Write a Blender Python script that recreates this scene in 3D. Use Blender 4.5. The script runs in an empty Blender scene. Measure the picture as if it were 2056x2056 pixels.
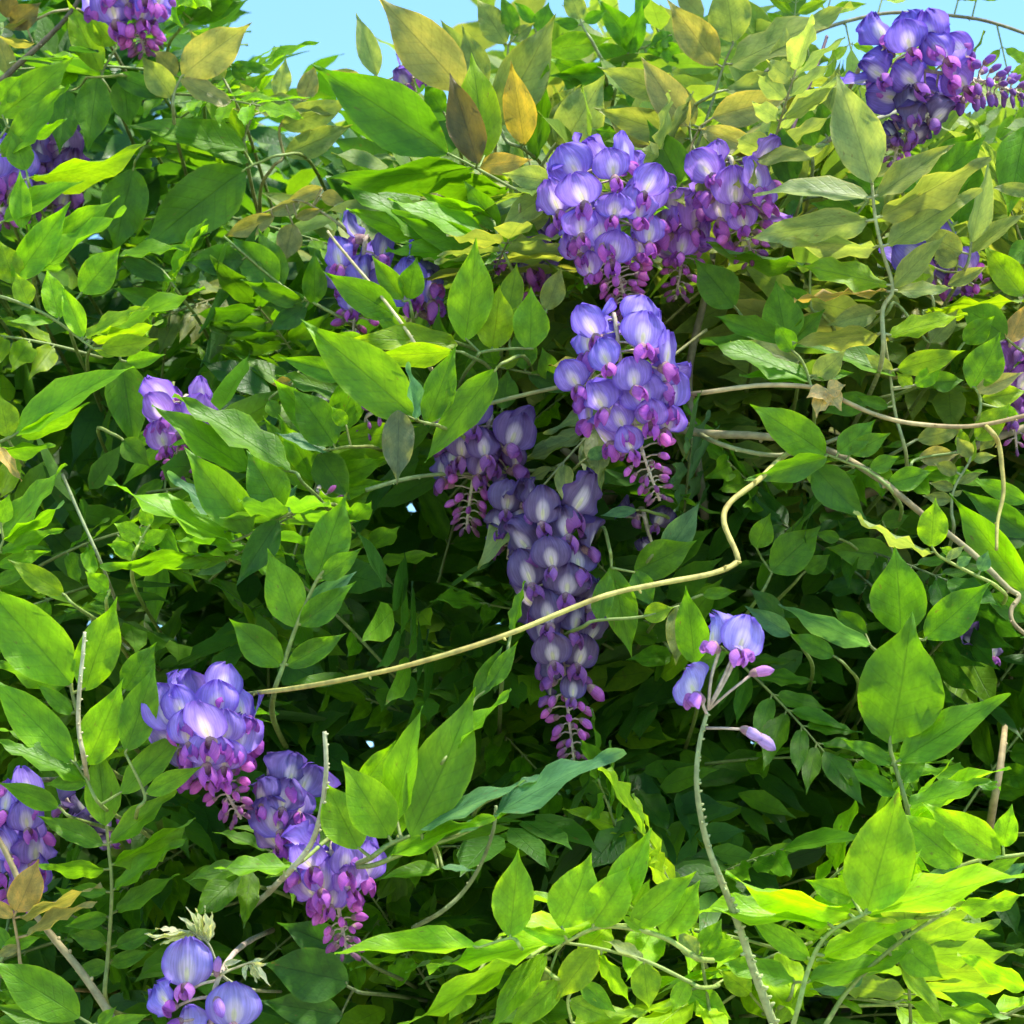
import bpy, math, random
import numpy as np
from mathutils import Vector, Matrix

# ---------------------------------------------------------------- camera, sky, sun, exposure
scene = bpy.context.scene
C = scene.collection
R = math.radians
CAM_Z, PITCH, FOV = 1.55, R(15.0), 2 * math.atan(0.36 / 2.0)
cam_data = bpy.data.cameras.new("camera"); cam = bpy.data.objects.new("camera", cam_data); C.objects.link(cam)
cam.location = (0, 0, CAM_Z); cam.rotation_euler = (R(90) + PITCH, 0, 0)
cam_data.sensor_width = 36; cam_data.sensor_height = 36; cam_data.angle = FOV
cam_data.clip_start = 0.05; cam_data.clip_end = 3000
cam_data.dof.use_dof = True; cam_data.dof.focus_distance = 1.95; cam_data.dof.aperture_fstop = 18.0
scene.camera = cam
SUN_EL, SUN_AZ = R(66), R(118)          # azimuth clockwise from +Y (straight ahead) towards +X
w = bpy.data.worlds.new("World"); scene.world = w; w.use_nodes = True
nt = w.node_tree; bg = nt.nodes["Background"]
sky = nt.nodes.new("ShaderNodeTexSky"); sky.sky_type = 'NISHITA'; sky.sun_disc = False
sky.sun_elevation = SUN_EL; sky.sun_rotation = SUN_AZ; sky.air_density = 1.0; sky.dust_density = 0.2; sky.ozone_density = 0.4; sky.altitude = 300
tint = nt.nodes.new("ShaderNodeMix"); tint.data_type = 'RGBA'; tint.blend_type = 'MULTIPLY'; tint.inputs[0].default_value = 1.0; tint.inputs[7].default_value = (0.72, 0.97, 0.95, 1)
nt.links.new(sky.outputs[0], tint.inputs[6]); nt.links.new(tint.outputs[2], bg.inputs[0]); bg.inputs[1].default_value = 0.11
sd = bpy.data.lights.new("sun", 'SUN'); sd.energy = 2.6; sd.angle = R(5.0); sd.color = (1.0, 0.95, 0.86)
sun = bpy.data.objects.new("sun", sd); C.objects.link(sun)
sv = Vector((math.sin(SUN_AZ) * math.cos(SUN_EL), math.cos(SUN_AZ) * math.cos(SUN_EL), math.sin(SUN_EL)))
sun.rotation_euler = sv.to_track_quat('Z', 'Y').to_euler()
scene.view_settings.view_transform = 'Standard'; scene.view_settings.look = 'None'
scene.view_settings.exposure = 1.92; scene.view_settings.gamma = 1.0
scene.cycles.use_denoising = True
scene.cycles.max_bounces = 7; scene.cycles.transmission_bounces = 6; scene.cycles.diffuse_bounces = 5; scene.cycles.glossy_bounces = 2
scene.cycles.use_adaptive_sampling = True; scene.cycles.adaptive_threshold = 0.03
scene.cycles.sample_clamp_indirect = 6.0

rng = random.Random(11)
nrng = np.random.default_rng(5)

# ---------------------------------------------------------------- placing helpers
VIEW = Vector((0, math.cos(PITCH), math.sin(PITCH))); UPV = Vector((0, -math.sin(PITCH), math.cos(PITCH))); RIGHT = Vector((1, 0, 0))
CAMP = Vector((0, 0, CAM_Z)); HALF = 0.18
def P(x, y, d):
    """x, y in photograph fractions 0..1, d metres along the viewing axis -> world point"""
    return CAMP + VIEW * d + RIGHT * ((x - 0.5) * 2 * HALF * d) + UPV * ((0.5 - y) * 2 * HALF * d)
Z = 0.36232 / 2056.0
def zf(o, p):                                   # a study crop's coordinates -> fractions
    return (o[0] / 2056.0 + p[0] * Z, o[1] / 2056.0 + p[1] * Z)
OA, OB, OC = (0, 0), (680, 0), (1356, 0)
OD, OE, OF = (0, 680), (680, 680), (1356, 680)
OG, OH, OI = (0, 1356), (680, 1356), (1356, 1356)
def d0(x, y):
    """distance of the hedge's face: it leans back towards its top and bulges"""
    return 1.98 + 0.26 * max(0.0, 1 - y) ** 1.6 + 0.035 * math.sin(5 * x + 2.2 * y + 0.7) + 0.03 * math.sin(9 * y - 3 * x)

def tag(o, label=None, cat=None, group=None, kind=None):
    if label: o["label"] = label
    if cat: o["category"] = cat
    if group: o["group"] = group
    if kind: o["kind"] = kind
    return o
def empty(name, loc):
    o = bpy.data.objects.new(name, None); C.objects.link(o); o.location = loc; o.empty_display_size = 0.02
    return o
def mesh_from(name, verts, faces, mats, uvs=None, smooth=True, midx=None):
    me = bpy.data.meshes.new(name); me.from_pydata([tuple(v) for v in verts], [], faces)
    for m in (mats if isinstance(mats, (list, tuple)) else [mats]): me.materials.append(m)
    if smooth: me.polygons.foreach_set("use_smooth", [True] * len(me.polygons))
    if midx is not None: me.polygons.foreach_set("material_index", midx)
    if uvs is not None:
        ul = me.uv_layers.new(name="UVMap"); li = np.empty(len(me.loops), dtype=np.int32); me.loops.foreach_get("vertex_index", li)
        ul.data.foreach_set("uv", np.asarray(uvs, dtype=np.float32)[li].ravel())
    me.update(); return me
def add(name, me, parent, M=None, color=None):
    o = bpy.data.objects.new(name, me); C.objects.link(o)
    if parent is not None: o.parent = parent
    if M is not None: o.matrix_basis = M
    if color: o.color = (*color, 1.0)
    return o
def frame(x, n, loc, s):
    """matrix with local X along x, Z near n, per-axis scale s"""
    x = x.normalized(); y = n.cross(x)
    if y.length < 1e-6: y = Vector((1, 0, 0)).cross(x)
    y.normalize(); z = x.cross(y)
    M = Matrix.Identity(4)
    for i, (a, k) in enumerate(((x, s[0]), (y, s[1]), (z, s[2]))):
        for r in range(3): M[r][i] = a[r] * k
    for r in range(3): M[r][3] = loc[r]
    return M
def catmull(pts, n):
    pts = [Vector(p) for p in pts]
    if len(pts) == 2: return [pts[0].lerp(pts[1], i / n) for i in range(n + 1)]
    out = []; Q = [pts[0] * 2 - pts[1]] + pts + [pts[-1] * 2 - pts[-2]]
    segs = len(pts) - 1; per = max(2, round(n / segs))
    for i in range(segs):
        a, b, c, d = Q[i:i + 4]
        for k in range(per):
            t = k / per
            out.append(0.5 * ((2 * b) + (c - a) * t + (2 * a - 5 * b + 4 * c - d) * t * t + (3 * b - a - 3 * c + d) * t ** 3))
    out.append(pts[-1]); return out
def tube(V, F, pts, rads, sides=6, cap=True, lump=0.0):
    """append a tapering tube to the vertex and face lists"""
    base = len(V); n = len(pts); prev = None
    for i, p in enumerate(pts):
        t = (pts[min(i + 1, n - 1)] - pts[max(i - 1, 0)])
        t = t.normalized() if t.length > 1e-9 else Vector((0, 0, 1))
        if prev is None:
            a = t.cross(Vector((0.31, 0.9, 0.27)));  a.normalize()
        else:
            a = prev - t * prev.dot(t); a.normalize()
        prev = a; b = t.cross(a); r = rads[i] if not isinstance(rads, (int, float)) else rads
        if lump: r *= 1 + rng.uniform(-lump, lump)
        for k in range(sides):
            an = 2 * math.pi * k / sides; V.append(p + (a * math.cos(an) + b * math.sin(an)) * r)
    for i in range(n - 1):
        for k in range(sides):
            k2 = (k + 1) % sides
            F.append((base + i * sides + k, base + i * sides + k2, base + (i + 1) * sides + k2, base + (i + 1) * sides + k))
    if cap:
        F.append(tuple(base + k for k in range(sides))[::-1]); F.append(tuple(base + (n - 1) * sides + k for k in range(sides)))
def lerp(a, b, t): return a + (b - a) * t

# ---------------------------------------------------------------- materials
def newmat(name):
    m = bpy.data.materials.new(name); m.use_nodes = True; n = m.node_tree; n.nodes.clear(); return m, n
def N(nt, kind, **kw):
    n = nt.nodes.new(kind)
    for k, v in kw.items():
        if k.startswith("i_"):
            key = k[2:]; n.inputs[int(key) if key.isdigit() else key.replace("_", " ")].default_value = v
        else: setattr(n, k, v)
    return n
def math_n(nt, op, a, b=None, c=None):
    n = nt.nodes.new("ShaderNodeMath"); n.operation = op
    for i, v in enumerate((a, b, c)):
        if v is None: continue
        if isinstance(v, (int, float)): n.inputs[i].default_value = v
        else: nt.links.new(v, n.inputs[i])
    return n.outputs[0]
def mixc(nt, fac, a, b, mode='MIX'):
    n = nt.nodes.new("ShaderNodeMix"); n.data_type = 'RGBA'; n.blend_type = mode
    for s, v in ((n.inputs[0], fac), (n.inputs[6], a), (n.inputs[7], b)):
        if isinstance(v, (int, float)): s.default_value = v
        elif isinstance(v, tuple): s.default_value = (*v, 1)
        else: nt.links.new(v, s)
    return n.outputs[2]

def leaf_material(name, island=None):
    m, n = newmat(name); L = n.links.new
    out = N(n, "ShaderNodeOutputMaterial"); uv = N(n, "ShaderNodeUVMap"); sep = N(n, "ShaderNodeSeparateXYZ"); L(uv.outputs[0], sep.inputs[0])
    u, v = sep.outputs[0], sep.outputs[1]
    av = math_n(n, 'ABSOLUTE', math_n(n, 'SUBTRACT', v, 0.5)); av = math_n(n, 'MULTIPLY', av, 2.0)
    tc = N(n, "ShaderNodeTexCoord"); info = N(n, "ShaderNodeObjectInfo"); geo = N(n, "ShaderNodeNewGeometry")
    rnd = geo.outputs["Random Per Island"] if island else info.outputs["Random"]
    if island:
        ramp = N(n, "ShaderNodeValToRGB"); L(rnd, ramp.inputs[0]); e = ramp.color_ramp.elements
        e[0].position = 0; e[0].color = (*island[0], 1); e[1].position = 1; e[1].color = (*island[4], 1)
        for p_, c_ in ((0.35, island[1]), (0.7, island[2]), (0.9, island[3])):
            q = e.new(p_); q.color = (*c_, 1)
        base = ramp.outputs[0]
    else: base = info.outputs["Color"]
    # veins: midrib and slanting side veins from the leaf's own coordinates
    mid = math_n(n, 'SUBTRACT', 1.0, math_n(n, 'MINIMUM', math_n(n, 'MULTIPLY', av, 20.0), 1.0))
    ph = math_n(n, 'SUBTRACT', math_n(n, 'MULTIPLY', u, 9.0), math_n(n, 'MULTIPLY', av, 1.7))
    sv_ = math_n(n, 'ABSOLUTE', math_n(n, 'SUBTRACT', math_n(n, 'FRACT', ph), 0.5))
    side = math_n(n, 'SUBTRACT', 1.0, math_n(n, 'MINIMUM', math_n(n, 'MULTIPLY', sv_, 9.0), 1.0))
    vein = math_n(n, 'MAXIMUM', mid, math_n(n, 'MULTIPLY', side, 0.36))
    noise = N(n, "ShaderNodeTexNoise", i_Scale=3.5, i_Detail=4.0); L(tc.outputs["Object"], noise.inputs["Vector"])
    # a seed of its own for each leaf
    sh = N(n, "ShaderNodeVectorMath", operation='ADD'); L(tc.outputs["Object"], sh.inputs[0]); comb = N(n, "ShaderNodeCombineXYZ")
    L(math_n(n, 'MULTIPLY', rnd, 57.0), comb.inputs[0]); L(math_n(n, 'MULTIPLY', rnd, 23.0), comb.inputs[1]); L(comb.outputs[0], sh.inputs[1]); L(sh.outputs[0], noise.inputs["Vector"])
    fine = N(n, "ShaderNodeTexNoise", i_Scale=26.0, i_Detail=3.0); L(sh.outputs[0], fine.inputs["Vector"])
    if island: noise.inputs["Scale"].default_value = 30; fine.inputs["Scale"].default_value = 300
    f1 = N(n, "ShaderNodeMapRange", i_1=0.3, i_2=0.7, i_3=0.72, i_4=1.25); L(noise.outputs[0], f1.inputs[0])
    f2 = N(n, "ShaderNodeMapRange", i_1=0.3, i_2=0.7, i_3=0.88, i_4=1.10); L(fine.outputs[0], f2.inputs[0])
    k = math_n(n, 'MULTIPLY', f1.outputs[0], f2.outputs[0])
    kk = N(n, "ShaderNodeCombineXYZ"); [L(k, kk.inputs[i]) for i in range(3)]
    col = mixc(n, 1.0, base, kk.outputs[0], 'MULTIPLY')
    pt = N(n, 'ShaderNodeMapRange', i_1=0.45, i_2=0.68, i_3=0.0, i_4=0.8); L(noise.outputs[0], pt.inputs[0]); col = mixc(n, pt.outputs[0], col, mixc(n, 1.0, col, (1.24, 1.05, 0.9), 'MULTIPLY'))
    # yellowing patches near the rim, a few brown specks
    rim = N(n, "ShaderNodeMapRange", i_1=0.86, i_2=1.0, i_3=0.0, i_4=0.45); L(av, rim.inputs[0])
    col = mixc(n, rim.outputs[0], col, mixc(n, 1.0, col, (1.9, 1.45, 1.2), 'MULTIPLY'))
    spot = N(n, "ShaderNodeTexNoise", i_Scale=9.0 if not island else 90, i_Detail=2.0); L(sh.outputs[0], spot.inputs["Vector"])
    sp = N(n, "ShaderNodeMapRange", i_1=0.70, i_2=0.76, i_3=0.0, i_4=0.55); L(spot.outputs[0], sp.inputs[0])
    col = mixc(n, sp.outputs[0], col, (0.16, 0.10, 0.03))
    top = mixc(n, math_n(n, 'MULTIPLY', vein, 0.55), col, mixc(n, 1.0, col, (0.50, 0.58, 0.8), 'MULTIPLY'))
    # the underside is paler and bluer
    pale = mixc(n, 0.30, top, (0.16, 0.24, 0.15))
    face = mixc(n, geo.outputs["Backfacing"], top, pale)
    tr = mixc(n, 1.0, col, (1.75, 1.75, 0.50), 'MULTIPLY'); tr = mixc(n, math_n(n, 'MULTIPLY', vein, 0.7), tr, mixc(n, 1.0, tr, (0.45, 0.5, 0.4), 'MULTIPLY'))
    bs = N(n, "ShaderNodeBsdfPrincipled"); L(face, bs.inputs["Base Color"]); bs.inputs["Specular IOR Level"].default_value = 0.36
    rg = N(n, "ShaderNodeMapRange", i_1=0.3, i_2=0.7, i_3=0.36, i_4=0.58); L(fine.outputs[0], rg.inputs[0]); L(rg.outputs[0], bs.inputs["Roughness"])
    bump = N(n, "ShaderNodeBump", i_Strength=0.35, i_Distance=0.002)
    hgt = math_n(n, 'SUBTRACT', math_n(n, 'MULTIPLY', fine.outputs[0], 0.5), math_n(n, 'MULTIPLY', vein, 0.6)); L(hgt, bump.inputs["Height"])
    L(bump.outputs[0], bs.inputs["Normal"])
    tl = N(n, "ShaderNodeBsdfTranslucent"); L(tr, tl.inputs[0])
    mx = N(n, "ShaderNodeMixShader"); mx.inputs[0].default_value = 0.46; L(bs.outputs[0], mx.inputs[1]); L(tl.outputs[0], mx.inputs[2]); L(mx.outputs[0], out.inputs[0])
    return m
M_LEAF = leaf_material("leaf"); M_FOL = leaf_material("foliage_leaf", [(0.030, 0.100, 0.014), (0.046, 0.140, 0.012), (0.066, 0.178, 0.010), (0.10, 0.225, 0.008), (0.15, 0.29, 0.010)])
M_FOL2 = leaf_material("new_growth_leaf", [(0.10, 0.20, 0.020), (0.15, 0.245, 0.035), (0.19, 0.275, 0.05), (0.23, 0.30, 0.06), (0.29, 0.28, 0.08)])

def stem_material(name, c1, c2, objcol=False, rough=0.6, scale=220.0):
    m, n = newmat(name); L = n.links.new; out = N(n, "ShaderNodeOutputMaterial"); bs = N(n, "ShaderNodeBsdfPrincipled")
    tc = N(n, "ShaderNodeTexCoord"); no = N(n, "ShaderNodeTexNoise", i_Scale=scale, i_Detail=5.0); L(tc.outputs["Object"], no.inputs["Vector"])
    big = N(n, "ShaderNodeTexNoise", i_Scale=scale * 0.12, i_Detail=3.0); L(tc.outputs["Object"], big.inputs["Vector"])
    r = N(n, "ShaderNodeMapRange", i_1=0.35, i_2=0.65); L(big.outputs[0], r.inputs[0])
    if objcol:
        info = N(n, "ShaderNodeObjectInfo"); col = mixc(n, r.outputs[0], info.outputs["Color"], mixc(n, 1.0, info.outputs["Color"], c2, 'MULTIPLY'))
    else: col = mixc(n, r.outputs[0], c1, c2)
    r2 = N(n, "ShaderNodeMapRange", i_1=0.3, i_2=0.7, i_3=0.65, i_4=1.25); L(no.outputs[0], r2.inputs[0]); kk = N(n, "ShaderNodeCombineXYZ"); [L(r2.outputs[0], kk.inputs[i]) for i in range(3)]
    col = mixc(n, 1.0, col, kk.outputs[0], 'MULTIPLY'); L(col, bs.inputs["Base Color"]); bs.inputs["Roughness"].default_value = rough
    bp = N(n, "ShaderNodeBump", i_Strength=0.6, i_Distance=0.001); L(no.outputs[0], bp.inputs["Height"]); L(bp.outputs[0], bs.inputs["Normal"])
    L(bs.outputs[0], out.inputs[0]); return m
M_RACHIS = stem_material("leaf_stalk", (1, 1, 1), (0.8, 0.72, 0.6), True)
M_VINE = stem_material("vine", (1, 1, 1), (0.7, 0.6, 0.55), True, 0.7, 160)
M_BARK = stem_material("bark", (0.11, 0.075, 0.045), (0.05, 0.035, 0.022), False, 0.85, 120)

def petal_material(name, kind):
    """banner: violet with a pale flare and yellow eye; pouch: magenta wings; UV u runs base->tip, v across"""
    m, n = newmat(name); L = n.links.new; out = N(n, "ShaderNodeOutputMaterial"); info = N(n, "ShaderNodeObjectInfo"); tc = N(n, "ShaderNodeTexCoord")
    uv = N(n, "ShaderNodeUVMap"); sep = N(n, "ShaderNodeSeparateXYZ"); L(uv.outputs[0], sep.inputs[0]); u, v = sep.outputs[0], sep.outputs[1]
    vc = math_n(n, 'MULTIPLY', math_n(n, 'SUBTRACT', v, 0.5), 2.0)
    base = info.outputs["Color"]; rnd = info.outputs["Random"]
    sh = N(n, "ShaderNodeVectorMath", operation='ADD'); L(tc.outputs["Object"], sh.inputs[0]); comb = N(n, "ShaderNodeCombineXYZ"); L(math_n(n, 'MULTIPLY', rnd, 37.0), comb.inputs[0]); L(comb.outputs[0], sh.inputs[1])
    no = N(n, "ShaderNodeTexNoise", i_Scale=3.0, i_Detail=4.0); L(sh.outputs[0], no.inputs["Vector"])
    # fine branching lines that run out from the petal's base
    vu = N(n, "ShaderNodeCombineXYZ"); L(math_n(n, 'MULTIPLY', vc, 16.0), vu.inputs[0]); L(math_n(n, 'MULTIPLY', u, 2.2), vu.inputs[1]); L(math_n(n, 'MULTIPLY', rnd, 20.0), vu.inputs[2])
    ln = N(n, "ShaderNodeTexNoise", i_Scale=1.0, i_Detail=3.0); L(vu.outputs[0], ln.inputs["Vector"])
    lf = N(n, "ShaderNodeMapRange", i_1=0.35, i_2=0.65, i_3=0.82, i_4=1.12); L(ln.outputs[0], lf.inputs[0])
    kk = N(n, "ShaderNodeCombineXYZ"); [L(lf.outputs[0], kk.inputs[i]) for i in range(3)]
    if kind == "banner":
        du = math_n(n, 'DIVIDE', math_n(n, 'SUBTRACT', u, 0.30), 0.37); dv = math_n(n, 'DIVIDE', vc, 0.38)
        r2 = math_n(n, 'ADD', math_n(n, 'MULTIPLY', du, du), math_n(n, 'MULTIPLY', dv, dv)); r2 = math_n(n, 'ADD', r2, math_n(n, 'MULTIPLY', math_n(n, 'SUBTRACT', no.outputs[0], 0.5), 0.9))
        fl = N(n, "ShaderNodeMapRange", interpolation_type='SMOOTHSTEP', i_1=0.10, i_2=1.35, i_3=0.92, i_4=0.0); L(r2, fl.inputs[0])
        pale = mixc(n, 0.74, base, (0.95, 0.78, 0.84)); col = mixc(n, fl.outputs[0], base, pale)
        eu = math_n(n, 'DIVIDE', math_n(n, 'SUBTRACT', u, 0.27), 0.17); ev = math_n(n, 'DIVIDE', vc, 0.13); e2 = math_n(n, 'ADD', math_n(n, 'MULTIPLY', eu, eu), math_n(n, 'MULTIPLY', ev, ev))
        ey = N(n, "ShaderNodeMapRange", interpolation_type='SMOOTHSTEP', i_1=0.2, i_2=1.2, i_3=0.75, i_4=0.0); L(e2, ey.inputs[0]); col = mixc(n, ey.outputs[0], col, (0.85, 0.78, 0.42))
        edge = math_n(n, 'MAXIMUM', math_n(n, 'ABSOLUTE', vc), u)
        ed = N(n, "ShaderNodeMapRange", interpolation_type='SMOOTHSTEP', i_1=0.74, i_2=1.0, i_3=0.0, i_4=0.92); L(edge, ed.inputs[0]); col = mixc(n, ed.outputs[0], col, mixc(n, 1.0, base, (0.50, 0.38, 0.72), 'MULTIPLY'))
    else:
        g = N(n, "ShaderNodeMapRange", i_1=0.0, i_2=1.0, i_3=0.0, i_4=0.6); L(u, g.inputs[0]); col = mixc(n, g.outputs[0], mixc(n, 0.22, base, (0.80, 0.55, 0.80)), base)
        dk = N(n, "ShaderNodeMapRange", interpolation_type='SMOOTHSTEP', i_1=0.72, i_2=1.0, i_3=0.0, i_4=0.55); L(u, dk.inputs[0]); col = mixc(n, dk.outputs[0], col, mixc(n, 1.0, base, (0.45, 0.5, 0.75), 'MULTIPLY'))
    col = mixc(n, 1.0, col, kk.outputs[0], 'MULTIPLY')
    nm = N(n, "ShaderNodeMapRange", i_1=0.3, i_2=0.7, i_3=0.82, i_4=1.12); L(no.outputs[0], nm.inputs[0]); k2 = N(n, "ShaderNodeCombineXYZ"); [L(nm.outputs[0], k2.inputs[i]) for i in range(3)]
    col = mixc(n, 1.0, col, k2.outputs[0], 'MULTIPLY')
    bs = N(n, "ShaderNodeBsdfPrincipled"); L(col, bs.inputs["Base Color"]); bs.inputs["Roughness"].default_value = 0.55; bs.inputs["Specular IOR Level"].default_value = 0.25
    bp = N(n, "ShaderNodeBump", i_Strength=0.3, i_Distance=0.001); L(ln.outputs[0], bp.inputs["Height"]); L(bp.outputs[0], bs.inputs["Normal"])
    tl = N(n, "ShaderNodeBsdfTranslucent"); L(col, tl.inputs[0]); mx = N(n, "ShaderNodeMixShader"); mx.inputs[0].default_value = 0.42
    L(bs.outputs[0], mx.inputs[1]); L(tl.outputs[0], mx.inputs[2]); L(mx.outputs[0], out.inputs[0]); return m
M_BANNER = petal_material("banner_petal", "banner"); M_WING = petal_material("wing_petal", "wing")
M_CALYX = stem_material("calyx", (0.24, 0.10, 0.16), (0.34, 0.22, 0.20), False, 0.7, 40)
M_RSTEM = stem_material("flower_stalk", (0.52, 0.46, 0.30), (0.42, 0.30, 0.27), False, 0.8, 260)

# ---------------------------------------------------------------- the unseen ground around the hedge, made pale to bounce fill light onto it
gm, gn = newmat("bounce_ground"); go_ = N(gn, "ShaderNodeOutputMaterial"); gb = N(gn, "ShaderNodeBsdfPrincipled"); gt = N(gn, "ShaderNodeTexNoise", i_Scale=1.5, i_Detail=8.0)
gc = N(gn, "ShaderNodeTexCoord"); gn.links.new(gc.outputs["Object"], gt.inputs["Vector"])
gn.links.new(mixc(gn, gt.outputs[0], (0.38, 0.35, 0.30), (0.28, 0.25, 0.21)), gb.inputs["Base Color"]); gb.inputs["Roughness"].default_value = 0.95; gn.links.new(gb.outputs[0], go_.inputs[0])
g = add("ground", mesh_from("ground", [(-900, -900, 0), (900, -900, 0), (900, 900, 0), (-900, 900, 0)], [(0, 1, 2, 3)], gm, smooth=False), None); tag(g, "unseen pale ground, coloured to bounce fill light onto the climbing plant", kind="structure")

# ---------------------------------------------------------------- leaflets
UT = [0, .03, .07, .13, .22, .34, .46, .58, .68, .77, .85, .91, .96, 1.0]
WT = [.04, .24, .44, .65, .88, 1.0, .99, .86, .66, .42, .215, .115, .055, .0]
def leaflet_mesh(seed, nv=6, fold=None, bend=None, wave=None, us=UT):
    r = random.Random(seed); V, F, U = [], [], []
    fold = r.uniform(0.04, 0.24) if fold is None else fold
    bend = r.uniform(-0.10, 0.30) if bend is None else bend
    wave = r.uniform(0.020, 0.085) if wave is None else wave
    k1, k2, p1, p2 = r.uniform(1.6, 3.4), r.uniform(1.6, 3.4), r.uniform(0, 6.28), r.uniform(0, 6.28)
    tw, sb, tipc = r.uniform(-0.35, 0.35), r.uniform(-0.10, 0.10), r.uniform(-0.25, 0.35)
    for u in us:
        hw = float(np.interp(u, UT, WT)) * 0.5
        ang = tw * u
        for j in range(nv + 1):
            v = -1 + 2 * j / nv; av = abs(v)
            kk, pp = (k1, p1) if v < 0 else (k2, p2)
            y = hw * v * (1 + 0.05 * math.sin(9 * u + pp)); z = fold * hw * (av ** 1.3) * 2 * 0.5 + wave * (av ** 1.6) * math.sin(2 * math.pi * kk * u + pp) * (1 if u > 0.03 else 0)
            y0 = y; y, z = y0 * math.cos(ang) - z * 0.4 * math.sin(ang), z + y0 * 0.42 * math.sin(ang)
            z += -bend * u * u * 0.5 + bend * 0.5 * u - tipc * 0.16 * max(0, u - 0.70) * 4 * u
            y += sb * math.sin(math.pi * u) * 0.42 + sb * 0.6 * max(0, u - 0.8)
            V.append((u, y, z)); U.append((u, (v + 1) / 2))
    s = nv + 1
    for i in range(len(us) - 1):
        for j in range(nv): F.append((i * s + j, (i + 1) * s + j, (i + 1) * s + j + 1, i * s + j + 1))
    return V, F, U
LEAF_ME = [mesh_from("leaflet", *leaflet_mesh(100 + i)[:2], M_LEAF, leaflet_mesh(100 + i)[2]) for i in range(18)]

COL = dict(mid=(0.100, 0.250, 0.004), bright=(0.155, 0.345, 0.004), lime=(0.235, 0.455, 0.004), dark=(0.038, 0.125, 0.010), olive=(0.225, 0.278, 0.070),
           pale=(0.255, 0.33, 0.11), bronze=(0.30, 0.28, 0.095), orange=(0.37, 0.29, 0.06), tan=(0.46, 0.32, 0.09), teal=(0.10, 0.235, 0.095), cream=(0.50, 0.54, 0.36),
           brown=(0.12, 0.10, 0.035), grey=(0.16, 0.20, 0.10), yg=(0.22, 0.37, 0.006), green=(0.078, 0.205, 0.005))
STALK = dict(olive=(0.26, 0.30, 0.12), pale=(0.30, 0.33, 0.14), lime=(0.30, 0.40, 0.08), dark=(0.10, 0.14, 0.04), bronze=(0.30, 0.26, 0.10), tan=(0.36, 0.26, 0.10), cream=(0.45, 0.45, 0.25))
def jit(c, a=0.16):
    k = 1 + rng.uniform(-a, a); h = rng.uniform(-a, a) * 0.5
    return (max(0, c[0] * k * (1 + h)), max(0, c[1] * k), max(0, c[2] * k * (1 - h)))

def stalk_mesh(pts, origin, r0, r1, extra):
    V, F = [], []; cp = catmull(pts, 5 * (len(pts) - 1)); n = len(cp)
    tube(V, F, [p - origin for p in cp], [lerp(r0, r1, i / (n - 1)) for i in range(n)], 6)
    for a, b in extra:
        far = (b - a).length; sag = VIEW * (0.0 if far < 0.018 else min(0.05, far * 0.6))
        tube(V, F, [p - origin for p in catmull([a, a.lerp(b, 0.5) + sag, b], 6)], [r1 * 1.25, r1 * 1.1, r1, r1, r1, r1 * .9, r1 * 0.85][:7], 5)
    return mesh_from("leaf_stalk", V, F, M_RACHIS)

def nearest_on(pts, q):
    best = None
    for a, b in zip(pts[:-1], pts[1:]):
        ab = b - a; t = max(0, min(1, (q - a).dot(ab) / max(1e-12, ab.length_squared))); c = a + ab * t
        if best is None or (c - q).length < (best - q).length: best = c
    return best

def hero(label, o, doff, col, rachis, leaflets, group=None, lift=0.0, rad=0.0013):
    """a compound leaf read off the photograph: stalk points, then leaflets as base x, y, tip x, y, width[, colour[, depth step]]"""
    def PT(p, dd=0.0):
        x, y = zf(o, p); return P(x, y, dist + dd)
    xs, ys = zf(o, rachis[len(rachis) // 2]); dist = d0(min(max(xs, 0), 1), min(max(ys, 0), 1)) - doff
    pts = [PT(p) for p in rachis]
    go = (pts[0] - pts[1]).normalized(); back = pts[0] + go * 0.035 + VIEW * (0.26 + doff) - Vector((0, 0, 0.05))
    pts = [back, pts[0] + go * 0.020 + VIEW * (0.045 + doff * .3) - Vector((0, 0, 0.006))] + pts; root = empty("compound_leaf", back)
    tag(root, label, "leaf", group)
    extra = []; cr = catmull(pts, 5 * (len(pts) - 1))
    for i, lf in enumerate(leaflets):
        bx, by, tx, ty, wd = lf[:5]; c = lf[5] if len(lf) > 5 and lf[5] else col; dd = lf[6] if len(lf) > 6 else 0.0
        pix = 2 * HALF * dist * Z
        L2 = math.hypot(tx - bx, ty - by); nat = max(0.32, min(0.66, wd / L2)) if wd / L2 > 0.28 else 0.36
        cosr = min(1.0, wd / (L2 * nat)); roll = math.acos(cosr) * (1 if rng.random() < 0.72 else -1)
        b = PT((bx, by), dd); t = PT((tx, ty), dd + rng.uniform(-0.30, 0.12) * L2 * pix)
        ax = t - b; nrm = (CAMP - b).normalized(); nrm = (nrm - ax.normalized() * nrm.dot(ax.normalized())).normalized()
        up = UPV - ax.normalized() * UPV.dot(ax.normalized()); sgn = 1 if nrm.cross(up).dot(ax) > 0 else -1
        nrm = Matrix.Rotation(roll * sgn, 3, ax.normalized()) @ nrm
        Wd = nat * L2 * pix; L = ax.length
        me = LEAF_ME[rng.randrange(len(LEAF_ME))]
        add("leaflet", me, root, frame(ax, nrm, b - back, (L * 1.07, Wd * 1.05, 0.72 * L)), jit(COL[c], 0.12))
        nb = nearest_on(cr, b)
        if (nb - b).length > 0.0008: extra.append((nb, b + ax * 0.03))
    st = add("leaf_stalk", stalk_mesh(pts, back, rad * 1.3, rad * 0.7, extra), root, None, jit(STALK.get(col, (0.20, 0.27, 0.06)), 0.1))
    return root

H = []
def S(*a, **k): H.append((a, k))

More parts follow.
